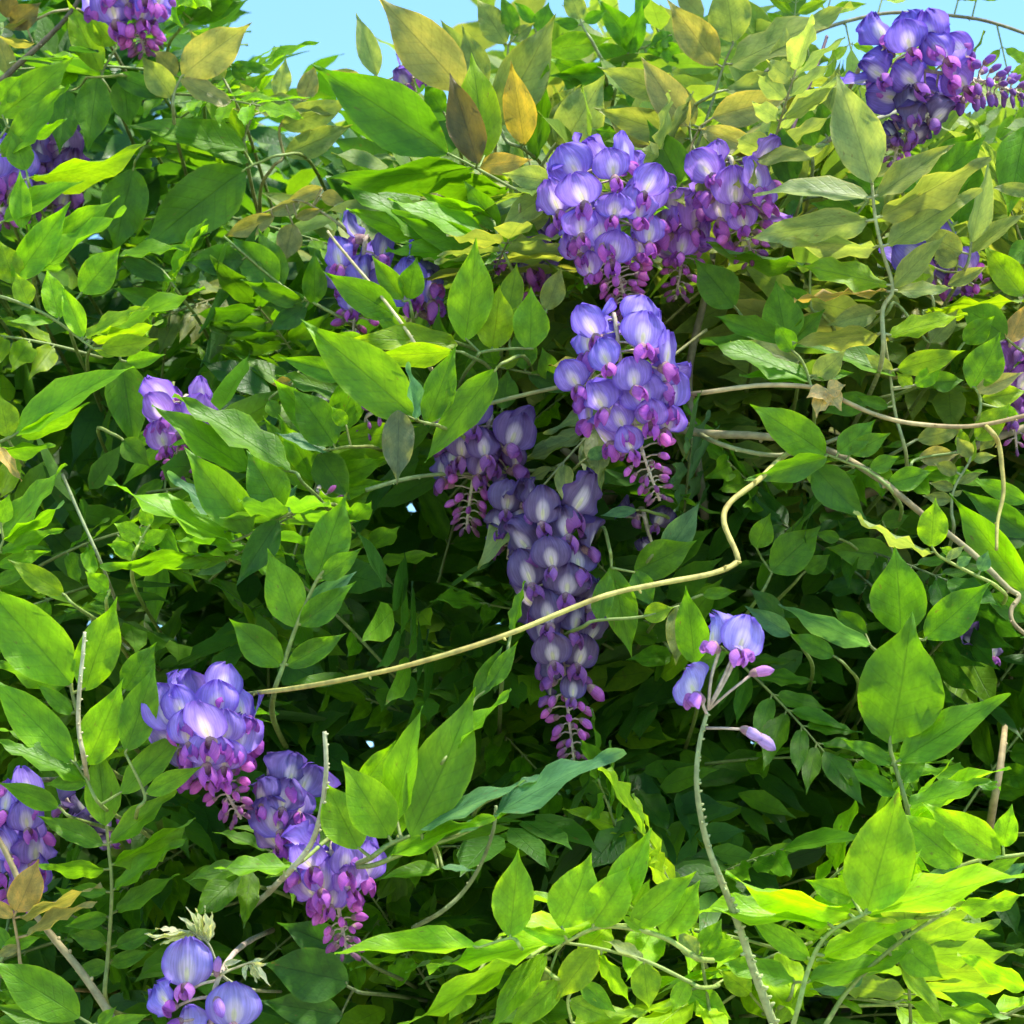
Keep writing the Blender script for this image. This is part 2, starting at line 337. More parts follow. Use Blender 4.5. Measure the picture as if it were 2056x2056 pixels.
# ---------------------------------------------------------------- the leaves that can be told apart, read off the photograph
# crop A
S("broad dark green leaf with one large leaflet among sunlit leaves", OA, .03, "green", [(1560, 860), (1440, 900), (1370, 930)],
  [(1355, 940, 805, 1372, 330), (740, 935, 640, 1390, 250, "green", .02), (1365, 830, 740, 690, 170, "green", .01), (1380, 900, 1020, 770, 90, "mid", .03)])
S("leaf with two dark leaflets hanging straight down below a flower cluster", OA, .04, "green", [(700, 420), (600, 425), (480, 430)],
  [(540, 428, 490, 822, 190), (370, 500, 330, 835, 170, "green", .01), (690, 430, 720, 700, 240, "green", .02), (640, 420, 960, 540, 120, "dark")])
S("bronze tipped leaf pointing into the blue sky beside a purple cluster", OA, .05, "olive", [(960, 620), (965, 520), (1005, 425)],
  [(1010, 420, 1372, 145, 240, "bronze"), (955, 540, 790, 320, 150, "olive", .01), (975, 420, 860, 280, 170, "bronze", .02), (1000, 440, 1330, 620, 110, "bronze"), (640, 250, 480, 60, 200, "yg", .02), (560, 400, 380, 20, 160, "yg", .03), (1240, 440, 1060, 180, 160, "olive", .03)])
S("olive leaf whose small leaflets stand up against the sky", OA, .0, "olive", [(1360, 830), (1355, 760), (1400, 640)],
  [(1540, 545, 1582, 330, 100, "pale"), (1675, 560, 1745, 368, 112, "bronze"), (1395, 600, 1815, 622, 110), (1350, 780, 1115, 500, 130, "yg"), (1400, 560, 1330, 460, 110), (1430, 560, 1420, 480, 90), (1560, 700, 1930, 560, 160, "olive"), (1580, 860, 1932, 700, 150, "olive")])
S("bright green leaf spray with upswept leaflets in full light", OA, .10, "bright", [(-60, 1500), (20, 1545), (75, 1570)],
  [(75, 1560, 372, 1140, 190), (235, 1410, 640, 1108, 150), (20, 1225, 432, 1008, 120), (170, 985, 765, 832, 130, "yg"), (225, 1500, 675, 1180, 100), (90, 1570, 0, 1340, 160, "yg"), (120, 1270, 110, 960, 120, "bright", .02)], rad=.0012)
S("yellow green leaf arching out with leaflets in two rows", OA, .13, "yg", [(-20, 1640), (150, 1695), (300, 1770), (460, 1890), (520, 1932)],
  [(460, 1872, 345, 1590, 115, "lime"), (330, 1765, 265, 1500, 135, "lime"), (160, 1690, 90, 1520, 130), (450, 1625, 656, 1378, 190, "bright"), (470, 1870, 790, 1700, 90), (500, 1880, 880, 1790, 90), (300, 1780, 55, 1780, 60, "bright"), (560, 1932, 860, 1880, 120, "yg")])
S("light green leaf with long leaflets above the pink edged cluster", OA, .11, "bright", [(-50, 800), (0, 760), (40, 700)],
  [(10, 870, 352, 488, 150), (0, 645, 385, 330, 200), (150, 760, 355, 660, 60), (-10, 560, 120, 420, 140, "mid"), (145, 945, 75, 740, 140, "mid")])
S("dark leaf at the crown beside the sky opening", OA, .0, "green", [(1000, 160), (1040, 130), (1070, 100)],
  [(1000, 100, 1345, 10, 140), (1060, 110, 1335, -60, 120), (1285, 360, 1510, 390, 70, "green"), (1360, 440, 1280, 350, 100), (1020, 70, 830, -60, 150, "mid")])
S("small bronze leaf low between darker leaves", OA, .02, "bronze", [(1932, 1290), (1790, 1180), (1640, 1110), (1440, 1190)],
  [(1790, 1040, 1585, 1120, 80), (1780, 1080, 1905, 1110, 100), (1520, 1200, 1245, 1310, 110, "bronze"), (1625, 1240, 1575, 1450, 140, "bronze"), (1640, 1210, 1790, 1160, 60), (1660, 1130, 1480, 1190, 80)])
S("olive bronze leaf in the shaded crown corner by a dark twig", OA, .02, "bronze", [(330, 60), (200, 110), (90, 160)],
  [(60, 150, 220, 20, 160, "brown"), (180, 115, 0, 160, 40, "bronze"), (190, 240, -20, 205, 45, "bronze"), (60, 420, -20, 190, 110, "bronze"), (40, 100, 60, -60, 150, "brown")])
S("mid green leaf with drooping tips over the shaded hollow", OA, .04, "mid", [(1932, 1790), (1760, 1690), (1560, 1580), (1240, 1310)],
  [(1540, 1570, 1300, 1330, 200, "green"), (1350, 1440, 1040, 1450, 160, "dark"), (1560, 1590, 1440, 1290, 160, "green"), (1700, 1670, 1480, 1690, 130, "dark"), (1740, 1690, 1740, 1400, 130, "green"), (1680, 1680, 1350, 1560, 110, "green"), (1700, 1700, 1500, 1830, 120, "dark")])
S("leaf of long narrow leaflets crossing below the pale bronze leaf", OA, .05, "mid", [(1000, 1640), (900, 1500), (780, 1420)],
  [(660, 1420, 1040, 1370, 80), (610, 1830, 1100, 1605, 110, "bright"), (680, 1450, 960, 1560, 100, "dark"), (950, 1700, 640, 1600, 110, "green")])
# crop B
S("dark green leaf with a wide leaflet spread against the sky", OB, .07, "green", [(1050, 1095), (940, 1030), (760, 930), (605, 850)],
  [(600, 848, -112, 385, 330, "green"), (750, 938, -10, 1005, 170, "green", .005), (945, 1050, 380, 1020, 140, "mid", .01), (770, 908, 622, 428, 195, "brown", -.01), (810, 880, 738, 322, 235, "yg", .01), (775, 918, 1058, 885, 120, "tan", .01), (600, 850, 480, 700, 70, "olive", .02), (790, 940, 940, 1000, 80, "yg", .02)])
S("pale olive leaf with folded leaflets beside the tallest cluster", OB, .08, "pale", [(1000, 1190), (1020, 1110), (1190, 1010)],
  [(1195, 1010, 920, 965, 135, "pale"), (1175, 1060, 905, 1262, 140, "pale"), (1010, 1280, 1180, 1180, 90, "olive", .02), (1000, 1250, 1110, 1300, 100, "mid", .02)])
S("large bronze olive leaf fanned out against the sky", OB, .02, "olive", [(1030, 830), (920, 770), (850, 560), (760, 440)],
  [(690, 500, 243, 10, 290, "bronze"), (870, 700, 1182, 112, 265, "olive"), (1030, 800, 958, 365, 175, "orange", -.02), (1085, 890, 1152, 385, 145, "green", .01), (815, 490, 690, 160, 140, "olive", .02), (700, 320, 572, 120, 95, "olive", .03), (580, 620, 480, 470, 120, "mid", .03)])
S("olive leaf with broad leaflets behind the tallest cluster", OB, .0, "olive", [(1160, 860), (1230, 760), (1280, 640)],
  [(1190, 830, 1300, 500, 190, "olive", .01), (1230, 830, 1462, 435, 260, "pale"), (1120, 700, 1330, 480, 150, "olive", .02), (1020, 800, 1180, 640, 130, "olive", .03)])
S("slim pale leaf standing alone in the sky gap", OB, -.02, "pale", [(300, 560), (240, 480), (212, 420)],
  [(212, 420, 100, 88, 122, "pale"), (300, 430, 440, 370, 90, "olive"), (130, 440, -30, 390, 70, "bronze"), (250, 500, 40, 500, 120, "olive")])
S("olive leaf of upright leaflets at the highest edge", OB, -.04, "olive", [(900, 520), (930, 380), (940, 250)],
  [(925, 245, 770, 0, 155, "olive"), (985, 205, 900, -25, 95, "mid"), (1155, 280, 1492, 212, 150, "yg"), (1110, 190, 1160, 20, 130, "mid"), (1090, 130, 975, 15, 70, "mid"), (950, 230, 1080, 130, 80, "olive")])
S("green leaf stacked in wavy leaflets beside the shaded pair of flowers", OB, .07, "bright", [(960, 1500), (900, 1370), (860, 1230)],
  [(865, 1345, 308, 1118, 130), (850, 1385, 350, 1208, 160, "mid"), (890, 1420, 300, 1385, 150, "mid"), (870, 1390, 610, 1420, 110), (890, 1280, 700, 1010, 130, "mid", .01), (905, 1390, 1020, 1260, 100), (850, 1210, 460, 1080, 110, "bright", .01)])
S("green leaf with sickle leaflets under the wide dark leaflet", OB, .05, "bright", [(700, 1420), (620, 1370), (560, 1280)],
  [(600, 1370, 78, 1172, 165), (590, 1350, 60, 1040, 130, "mid", .01), (740, 1480, 300, 1380, 100, "mid"), (610, 1380, 480, 1500, 110), (460, 1100, 150, 1040, 80, "mid")])
S("leaf of three upright glossy leaflets in front of the middle flowers", OB, .12, "bright", [(760, 1990), (800, 1950), (960, 1932), (1080, 1932)],
  [(700, 1890, 755, 1350, 235), (850, 1935, 888, 1598, 205, "yg", .01), (1060, 1940, 1065, 1608, 195), (940, 1730, 985, 1470, 130, "yg", .015), (1150, 1720, 1232, 1490, 130, "olive", .015), (940, 1800, 1040, 1690, 80, "yg", .02)])
S("broad mid green leaf covering the bluish cluster", OB, .10, "mid", [(660, 1900), (520, 1870), (390, 1845)],
  [(330, 1760, -60, 1520, 180, "mid"), (355, 1660, 195, 1430, 120, "bright"), (390, 1660, 432, 1438, 140, "mid", .01), (660, 1910, 100, 1880, 165, "yg", -.01), (385, 1842, 195, 1735, 110, "bright"), (180, 1940, -60, 1860, 120, "bright")])
S("olive and bronze leaf arching over the tallest cluster", OB, .02, "olive", [(1990, 900), (1950, 760), (1932, 560)],
  [(1932, 775, 1438, 608, 175, "olive"), (1935, 700, 1690, 335, 190, "bronze", -.01), (1860, 530, 1460, 378, 160, "olive", .01), (1720, 812, 1490, 640, 120, "bronze"), (1930, 1095, 1720, 690, 210, "green", -.02), (1540, 740, 1420, 720, 60, "mid"), (1640, 800, 1510, 850, 70, "olive")])
S("fresh green leaf of rounded leaflets high against the sky", OB, -.10, "mid", [(1560, 420), (1600, 300), (1700, 260), (1820, 200)],
  [(1600, 360, 1420, 240, 130), (1660, 290, 1440, 0, 140), (1600, 310, 1680, 20, 130), (1750, 130, 1640, -20, 120), (1850, 190, 1720, 260, 120), (1800, 240, 1900, 350, 110), (1720, 340, 1790, 220, 70), (1550, 400, 1190, 420, 120), (1400, 430, 1180, 330, 130, "bright"), (1590, 500, 1770, 590, 130, "green"), (1500, 560, 1440, 440, 120, "green"), (1350, 500, 1240, 440, 110, "green")])
S("single leaf with a hanging bract at the very top of the hedge", OB, -.05, "olive", [(1420, 260), (1360, 160), (1340, 105)],
  [(1340, 105, 1262, -60, 130, "olive"), (1360, 120, 1480, 60, 70, "mid"), (1330, 140, 1200, 120, 70, "mid")])
# crop C
S("pale olive leaf with paired leaflets along an upright stalk", OC, .12, "pale", [(1150, 1960), (1148, 1720), (1205, 1600), (1150, 1400), (1108, 1210), (1090, 1020)],
  [(1090, 1012, 905, 440, 272, "pale", -.005), (1078, 1097, 475, 1065, 128), (1112, 1090, 1520, 808, 150, "olive"), (1072, 1222, 435, 1312, 190, "pale"), (1132, 1205, 1702, 888, 175, "olive"), (1112, 1372, 600, 1330, 120, "pale", .008), (1172, 1362, 1662, 1060, 160, "olive"), (1182, 1582, 660, 1472, 140, "yg"), (1205, 1595, 1492, 1308, 125, "olive"), (1182, 1612, 692, 1665, 62, "tan"), (1225, 1612, 1520, 1600, 80, "pale"), (1132, 1852, 678, 1890, 110, "olive"), (1120, 1730, 850, 1800, 125, "olive", .008), (1182, 1862, 1592, 1750, 115, "yg")], rad=.0016)
S("bronze edged leaf on a thin stalk against the blue sky", OC, .0, "olive", [(110, 840), (200, 580), (265, 370), (320, 245)],
  [(230, 362, -30, 20, 200, "bronze"), (320, 236, 262, -120, 230, "olive"), (300, 365, 935, 45, 180, "olive"), (100, 700, -60, 420, 150, "bronze"), (60, 720, -30, 420, 130, "olive", .01)])
S("amber leaf with a pair of wide leaflets beside the twig", OC, .03, "bronze", [(70, 900), (100, 780), (140, 700)],
  [(205, 650, 630, 535, 185, "bronze"), (145, 715, 525, 865, 140, "bronze", -.01), (280, 500, 780, 470, 150, "olive", .02), (600, 450, 610, 170, 235, "pale", .03), (80, 900, 260, 850, 100, "olive"), (560, 490, 880, 420, 90, "olive", .03), (620, 620, 720, 520, 80, "orange", .03)])
S("dark folded leaf standing between two purple clusters", OC, .06, "green", [(680, 1160), (700, 1090), (700, 1020)],
  [(640, 1030, 575, 690, 170, "dark"), (700, 1030, 620, 740, 130, "olive", .004), (820, 720, 910, 360, 120, "olive", .03), (840, 760, 800, 560, 110, "green", .02), (760, 820, 700, 560, 120, "green", .03)])
S("deep green leaf with broad leaflets behind the pale paired leaf", OC, .05, "green", [(1560, 1420), (1540, 1280), (1460, 1150), (1380, 1060)],
  [(1390, 1050, 1700, 770, 230, "mid"), (1560, 1240, 1660, 840, 200, "green", .01), (1440, 940, 1660, 740, 150, "mid", .01), (1180, 1000, 1360, 1040, 90, "green"), (1050, 1110, 850, 1010, 130, "dark"), (1090, 1060, 950, 960, 110, "green"), (700, 1120, 600, 1200, 120, "dark"), (1000, 1180, 760, 1130, 120, "green")])
S("narrow olive leaf rising beside a half hidden purple cluster", OC, .07, "olive", [(1600, 1500), (1630, 1420), (1640, 1340)],
  [(1640, 1345, 1738, 925, 120, "pale"), (1640, 1400, 1925, 1185, 90, "olive"), (1590, 1400, 1360, 1290, 150, "olive"), (1440, 1480, 1240, 1560, 90, "yg"), (1400, 1590, 1340, 1440, 110, "pale"), (1510, 1580, 1720, 1480, 80, "olive"), (1560, 1470, 1420, 1390, 100, "olive")])
S("large smooth green leaf hanging free beside the pale narrow leaf", OC, .06, "bright", [(1990, 700), (1960, 760), (1935, 800)],
  [(1940, 700, 1850, 1180, 230, "mid"), (1932, 1640, 1718, 1368, 165, "yg"), (1990, 1060, 1760, 1040, 80, "olive"), (1960, 1340, 1840, 1480, 130, "mid", .02)])
S("leaf with one round green leaflet under the reddish cluster", OC, .07, "mid", [(660, 2010), (630, 1932), (605, 1900)],
  [(620, 1905, 560, 1575, 270, "mid"), (600, 1900, 215, 1750, 120, "mid"), (580, 1925, 170, 1892, 100), (735, 1462, 205, 1370, 95, "green"), (330, 1700, 120, 1450, 220, "green", .02), (740, 1700, 600, 1580, 100, "mid"), (640, 1900, 820, 1720, 110, "mid")])
S("yellowing leaf with a bronze leaflet above the brown branch", OC, .07, "yg", [(1990, 2000), (1900, 1930), (1840, 1880)],
  [(1835, 1870, 1580, 1700, 200, "mid"), (1850, 1900, 1945, 1690, 120, "tan"), (1380, 1720, 1940, 1655, 95, "yg"), (1600, 1900, 1760, 1760, 130, "bright"), (1420, 1900, 1560, 1720, 110, "olive"), (1240, 1680, 1160, 1640, 60, "olive")])
# crop D
S("bright leaf with a long leaflet lit along its midrib", OD, .10, "bright", [(-60, 600), (0, 572), (70, 540), (105, 515)],
  [(85, 535, 682, 162, 165, "bright"), (110, 542, 472, 378, 105), (-20, 625, 286, 588, 75), (45, 545, -10, 315, 165, "yg"), (-10, 600, 110, 780, 60, "tan", -.01)])
S("leaf with one long leaflet hanging beside a pink cluster", OD, .05, "mid", [(640, 20), (660, 80), (668, 120)],
  [(670, 118, 745, 600, 220, "mid"), (700, 130, 900, 90, 90, "bright"), (660, 80, 520, 60, 60, "yg"), (680, 560, 820, 700, 130, "mid", .02)])
S("glossy green leaf arching in front of a small pink cluster", OD, .12, "mid", [(1700, 940), (1620, 965), (1540, 1000), (1390, 1080), (1280, 1130)],
  [(1392, 1080, 1040, 628, 235, "mid"), (1350, 1082, 948, 768, 125, "teal", .004), (1380, 730, 880, 388, 175, "mid", -.004), (1560, 965, 1375, 640, 230, "green", .004), (1610, 730, 1000, 343, 160, "mid", .006), (1300, 1132, 628, 820, 130, "bright"), (1542, 1008, 1325, 1348, 165, "dark", -.008), (1500, 990, 1640, 820, 120, "teal", .01)])
S("green leaf on a stout pale stalk beside the dark hollow", OD, .10, "mid", [(1520, 1960), (1570, 1810), (1640, 1600), (1750, 1350), (1800, 1280)],
  [(1640, 1600, 1490, 1190, 215, "bright"), (1752, 1350, 1912, 885, 235, "mid"), (1560, 1812, 1285, 1565, 190, "mid"), (1590, 1812, 1905, 1640, 130, "green"), (1780, 1330, 1990, 1170, 120, "green"), (1660, 1590, 1950, 1360, 150, "green"), (1700, 1480, 1960, 1300, 110, "teal", .01)], rad=.0017)
S("small leaf of oval lime leaflets in the shaded middle", OD, .09, "lime", [(740, 1220), (780, 1120), (830, 1030)],
  [(778, 1100, 638, 1028, 115), (822, 1040, 788, 918, 120), (800, 1130, 925, 1060, 85, "bright"), (745, 1180, 600, 1140, 80, "bright")])
S("single lime leaflet glowing against dark leaves", OD, .08, "lime", [(590, 1470), (600, 1420), (610, 1390)], [(598, 1400, 478, 1295, 115), (600, 1420, 520, 1440, 60, "bright")])
S("light green leaf with knife shaped leaflets overlapping in a fan", OD, .12, "bright", [(-40, 1240), (0, 1160), (20, 1115)],
  [(18, 1112, 346, 722, 135), (20, 1120, 336, 922, 85), (0, 1192, 332, 1058, 95), (-10, 1262, 262, 1178, 90), (352, 1416, 60, 1235, 125, "yg"), (0, 1020, 50, 870, 110), (-20, 1350, 150, 1280, 80, "mid")])
S("narrow wavy leaf with a pale pointed tip over the hollow", OD, .07, "bright", [(1320, 1240), (1240, 1215), (1060, 1205)],
  [(1080, 1200, 588, 1268, 95), (1010, 1210, 1320, 1205, 60, "mid"), (1180, 1220, 980, 1270, 70, "mid"), (1260, 1240, 1090, 1310, 70, "teal", .01)])
S("bold bright green leaf with very large leaflets beside a knobbly stalk", OD, .15, "bright", [(470, 2250), (440, 2120), (400, 1960), (395, 1910)],
  [(395, 1915, -90, 1370, 330, "bright"), (470, 1950, 640, 1462, 235, "bright"), (690, 1950, 856, 1698, 170, "mid", .01), (370, 1920, -20, 1790, 115, "mid", .01), (400, 2080, 210, 1920, 90, "mid")], rad=.0016)
S("green leaf crowding the bluish cluster with blunt leaflets", OD, .07, "mid", [(1960, 600), (1860, 610), (1780, 620)],
  [(1855, 590, 1635, 290, 225, "mid"), (1940, 210, 1568, 108, 125, "bright"), (1932, 320, 1555, 200, 110, "mid"), (1815, 625, 1540, 528, 70, "teal"), (1920, 480, 1840, 380, 100, "lime"), (1760, 640, 1930, 880, 230, "green", .03), (1490, 340, 1550, 450, 100, "bright"), (1620, 240, 1510, 250, 70, "tan")])
# crop E
S("large glossy green leaf with a broad drooping blade", OE, .14, "bright", [(560, 485), (520, 475), (440, 455)],
  [(440, 452, -175, -75, 300, "bright"), (488, 470, 640, 60, 175, "mid", .01), (872, 170, 500, 652, 190, "mid", -.015), (330, 395, 322, 785, 180, "grey", -.005), (430, 450, 380, 150, 60, "teal", -.01), (632, 70, 180, 95, 130, "yg", -.01)])
S("shaded green leaf behind the two hanging middle clusters", OE, .04, "mid", [(1300, 250), (1160, 210), (1000, 180), (860, 150)],
  [(1035, 172, 1000, -60, 190, "mid"), (905, 390, 935, 180, 160, "green"), (1180, 230, 1130, 60, 130, "mid"), (740, 230, 780, 60, 150, "mid"), (1050, 200, 1300, 290, 110, "dark"), (860, 160, 800, -20, 110, "bright"), (900, 160, 1010, 90, 60, "yg")])
S("blue sheened leaf lying under the brown fork", OE, .04, "teal", [(1700, 1250), (1780, 1150), (1880, 1060)],
  [(1790, 1220, 1990, 920, 150, "teal"), (1640, 1290, 1960, 1130, 200, "mid"), (1650, 950, 1460, 980, 60, "teal"), (1380, 660, 1500, 600, 80, "teal")])
S("narrow upright leaf beside the long shaded cluster", OE, .09, "mid", [(930, 1760), (945, 1680), (955, 1620)],
  [(962, 1625, 1030, 1360, 65, "mid"), (830, 1935, 985, 1690, 100, "mid"), (760, 1990, 900, 1720, 110, "green", .02)])
S("dark leaf hanging beside the lone flower stalk", OE, .06, "green", [(1500, 1160), (1510, 1220), (1512, 1270)],
  [(1512, 1268, 1620, 1740, 180, "mid"), (1440, 1560, 1500, 1280, 120, "green", .01), (1690, 1540, 1850, 1490, 120, "yg"), (1640, 1290, 1740, 1480, 130, "green"), (1900, 1480, 1870, 1790, 150, "olive", .02)])
# crop F
S("bright leaf curving up from the long brown branch", OF, .12, "bright", [(1210, 860), (1080, 740), (960, 690), (835, 640)],
  [(832, 640, 438, 380, 215, "bright"), (900, 632, 1098, 458, 145, "mid"), (965, 635, 1182, 528, 115, "mid"), (1080, 722, 1232, 655, 95, "mid"), (1180, 805, 1415, 735, 125, "mid"), (840, 662, 415, 780, 135, "green", -.01), (760, 705, 1050, 995, 200, "green", .01), (1130, 780, 1190, 830, 90, "teal")])
S("single lime leaflet standing on the brown branch", OF, .15, "lime", [(1790, 1380), (1640, 1300), (1470, 1210), (1425, 1160)],
  [(1420, 1155, 1442, 898, 205, "lime"), (1425, 1190, 1008, 990, 62, "pale"), (1540, 1190, 1470, 1160, 60, "lime"), (1560, 1250, 1640, 1210, 70, "teal"), (1690, 1290, 1730, 1180, 110, "teal"), (1500, 1220, 1600, 1150, 50, "pale")])
S("little rosette of dull olive leaflets on an upright shoot", OF, .11, "olive", [(1540, 1070), (1530, 950), (1545, 830), (1625, 690)],
  [(1528, 895, 1378, 872, 75), (1562, 742, 1438, 690, 80), (1640, 655, 1560, 550, 85), (1640, 665, 1775, 650, 60), (1560, 800, 1700, 740, 50), (1545, 830, 1410, 800, 60), (1620, 690, 1660, 560, 60, "yg"), (1540, 870, 1590, 840, 30)])
S("long bright leaf slanting across behind the hanging tendril", OF, .10, "bright", [(2080, 1480), (2000, 1440), (1945, 1400)],
  [(1945, 1395, 1548, 888, 200, "bright"), (1945, 905, 1655, 780, 110, "bright"), (1960, 1090, 1610, 850, 150, "green", .03), (1960, 1560, 1700, 1410, 120, "mid", .02)])
S("shaded leaf with two large green blades under the branch", OF, .03, "mid", [(470, 1420), (510, 1350), (535, 1295)],
  [(532, 1292, 792, 1050, 215, "mid"), (445, 1160, 522, 978, 140, "mid"), (1205, 1205, 855, 1160, 170, "mid"), (910, 1110, 780, 1080, 70, "mid"), (720, 1290, 850, 1200, 140, "green", .02), (1140, 1010, 1290, 980, 130, "green", .02)])
S("big leaf with two huge flat blades facing out of the shade", OF, .13, "mid", [(1290, 2640), (1215, 2360), (1190, 2250), (1200, 2000)],
  [(1190, 2245, 1300, 1565, 460, "mid"), (1250, 1640, 1218, 1185, 390, "mid", .006), (1385, 1660, 1725, 1365, 215, "mid", .01), (1235, 2345, 1810, 1985, 200, "mid"), (1205, 2355, 935, 2225, 95, "mid"), (1250, 2455, 1385, 2290, 120, "mid"), (1225, 2535, 965, 2380, 90, "mid"), (1285, 2590, 1745, 2450, 125, "mid")], rad=.0016)
S("grey green leaf with curled margins in the shaded thicket", OF, .06, "teal", [(1180, 1780), (1100, 1720), (1080, 1700)],
  [(1082, 1702, 605, 1488, 120, "teal"), (1060, 1640, 880, 1500, 110, "green", .01), (880, 1760, 640, 1640, 110, "green"), (640, 1640, 400, 1490, 110, "teal", .02), (600, 1560, 420, 1390, 110, "dark", .03)])
S("leaf with a blunt dark leaflet behind the lone pale flower", OF, .05, "mid", [(120, 1900), (110, 1840), (100, 1790)], [(110, 1800, 60, 1395, 180, "mid"), (150, 1420, 330, 1400, 70, "mid"), (130, 1800, 290, 1740, 120, "green", .02)])
S("olive green leaf with drooping paired leaflets above the tan vine", OF, .10, "mid", [(770, 410), (745, 240), (700, 120), (640, 60)],
  [(740, 232, 180, 20, 140, "mid"), (730, 240, 380, 200, 60, "mid"), (762, 222, 935, 70, 130, "olive"), (700, 130, 330, 20, 110, "olive", .01), (650, 70, 560, -80, 140, "mid"), (770, 200, 980, 190, 70, "mid")])
S("olive leaf draped over crossing stalks near the tan vine", OF, .09, "olive", [(1280, 660), (1220, 420), (1190, 200), (1160, 0)],
  [(1220, 205, 700, 30, 125, "mid"), (1230, 172, 1585, 70, 130, "yg"), (1310, 270, 1230, 190, 150, "yg"), (1330, 260, 1480, 150, 100, "bright"), (1200, 190, 1060, 90, 90, "olive"), (1410, 240, 1590, 230, 110, "mid"), (1180, 380, 1010, 320, 70, "mid"), (1080, 330, 830, 410, 130, "green", .02)])
S("broad yellow green leaf beside the red purple flowers", OF, .11, "yg", [(1670, 460), (1690, 340), (1660, 270)],
  [(1640, 275, 1790, -20, 205, "mid"), (1660, 290, 1915, 190, 100, "bronze"), (1665, 560, 1850, 370, 145, "yg"), (1810, 390, 1900, 420, 60, "bright"), (1700, 330, 1940, 290, 120, "yg", .02), (1600, 620, 1580, 500, 110, "yg", .01), (1760, 520, 1690, 620, 90, "olive", .01), (1340, 560, 1600, 490, 110, "olive", .03), (1350, 660, 1560, 640, 110, "bronze", .03)])
# crop G
S("neat pinnate leaf with a tall end leaflet before the shaded flowers", OG, .14, "bright", [(585, 1790), (598, 1560), (620, 1190), (602, 960), (590, 835)],
  [(585, 832, 545, 402, 190, "bright"), (575, 942, 225, 788, 120, "mid"), (612, 930, 962, 648, 130, "bright"), (582, 1076, 235, 1060, 85, "bright"), (626, 1050, 1055, 813, 110, "bright"), (632, 1190, 1003, 918, 110, "mid"), (592, 1200, 385, 1185, 80, "mid"), (640, 1310, 970, 1115, 110, "green", .01), (598, 1335, 370, 1390, 90, "green", .01), (590, 1482, 390, 1440, 110, "green", .01), (640, 1500, 865, 1410, 100, "green", .012), (600, 1600, 420, 1640, 90, "green", .02), (610, 1600, 830, 1530, 90, "green", .02)], rad=.0014)
S("big leaf of paddle shaped leaflets crossing the knobbly stalk", OG, .16, "bright", [(560, 720), (485, 590), (420, 490)],
  [(402, 482, -40, 25, 225, "bright"), (482, 495, 672, 45, 225, "bright", .004), (480, 582, -10, 372, 120, "mid"), (482, 592, 260, 602, 90, "mid"), (325, 732, 5, 600, 120, "mid"), (665, 655, 1032, 292, 155, "bright"), (810, 655, 1105, 512, 110, "bright"), (700, 420, 850, -40, 200, "mid", .01), (420, 420, 20, 300, 110, "mid", .01)])
S("tan and orange young leaf with folded tips over purple petals", OG, .17, "tan", [(135, 1650), (100, 1480), (75, 1340)],
  [(90, 1312, 207, 1035, 185, "tan"), (100, 1342, 530, 1163, 65, "bronze"), (145, 1445, 510, 1262, 80, "bronze"), (70, 1342, -60, 1245, 80, "tan"), (110, 1500, -30, 1560, 60, "bronze")])
S("large curled green leaf beside the woody shoot", OG, .17, "bright", [(560, 1990), (500, 1932), (440, 1895)],
  [(440, 1895, -30, 1600, 255, "mid"), (430, 1960, -20, 1830, 160, "green", .02), (560, 1960, 820, 1880, 90, "bright"), (540, 1932, 640, 1840, 60, "mid"), (20, 1500, 220, 1450, 80, "bright"), (40, 1520, -30, 1380, 90, "mid")])
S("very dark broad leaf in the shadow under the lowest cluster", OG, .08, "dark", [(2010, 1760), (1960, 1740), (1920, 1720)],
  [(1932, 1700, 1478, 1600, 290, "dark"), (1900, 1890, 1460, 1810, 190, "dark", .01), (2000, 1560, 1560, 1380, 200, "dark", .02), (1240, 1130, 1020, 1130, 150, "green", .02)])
S("slender bright leaf laid across the withered flowers", OG, .16, "bright", [(1700, 1010), (1660, 1040), (1620, 1060)], [(1615, 1062, 1212, 1076, 95, "bright"), (1620, 1040, 1480, 1120, 60, "mid", .01)])
S("pale unfurling young shoot with feathery folded leaflets", OG, .17, "cream", [(1250, 1680), (1200, 1590), (1150, 1480), (1060, 1420)],
  [(1060, 1420, 820, 1442, 34), (1040, 1425, 860, 1462, 30), (1070, 1430, 900, 1490, 30), (1000, 1415, 870, 1405, 28), (1110, 1450, 1040, 1290, 34), (1130, 1450, 1090, 1300, 30), (1150, 1460, 1132, 1288, 34), (1160, 1470, 1172, 1320, 30), (1140, 1470, 1180, 1370, 34), (1090, 1440, 1000, 1340, 30), (1080, 1440, 960, 1480, 30), (1120, 1470, 1090, 1390, 40)], rad=.001)
S("small cream leaf bud with drooping folded leaflets", OG, .17, "cream", [(1210, 1660), (1280, 1630), (1390, 1590)],
  [(1390, 1592, 1478, 1600, 24), (1400, 1590, 1492, 1715, 30), (1380, 1600, 1420, 1700, 28), (1350, 1610, 1360, 1690, 26), (1370, 1600, 1345, 1660, 22), (1400, 1585, 1460, 1570, 24), (1410, 1600, 1440, 1690, 26), (1240, 1600, 1335, 1580, 34)], rad=.001)
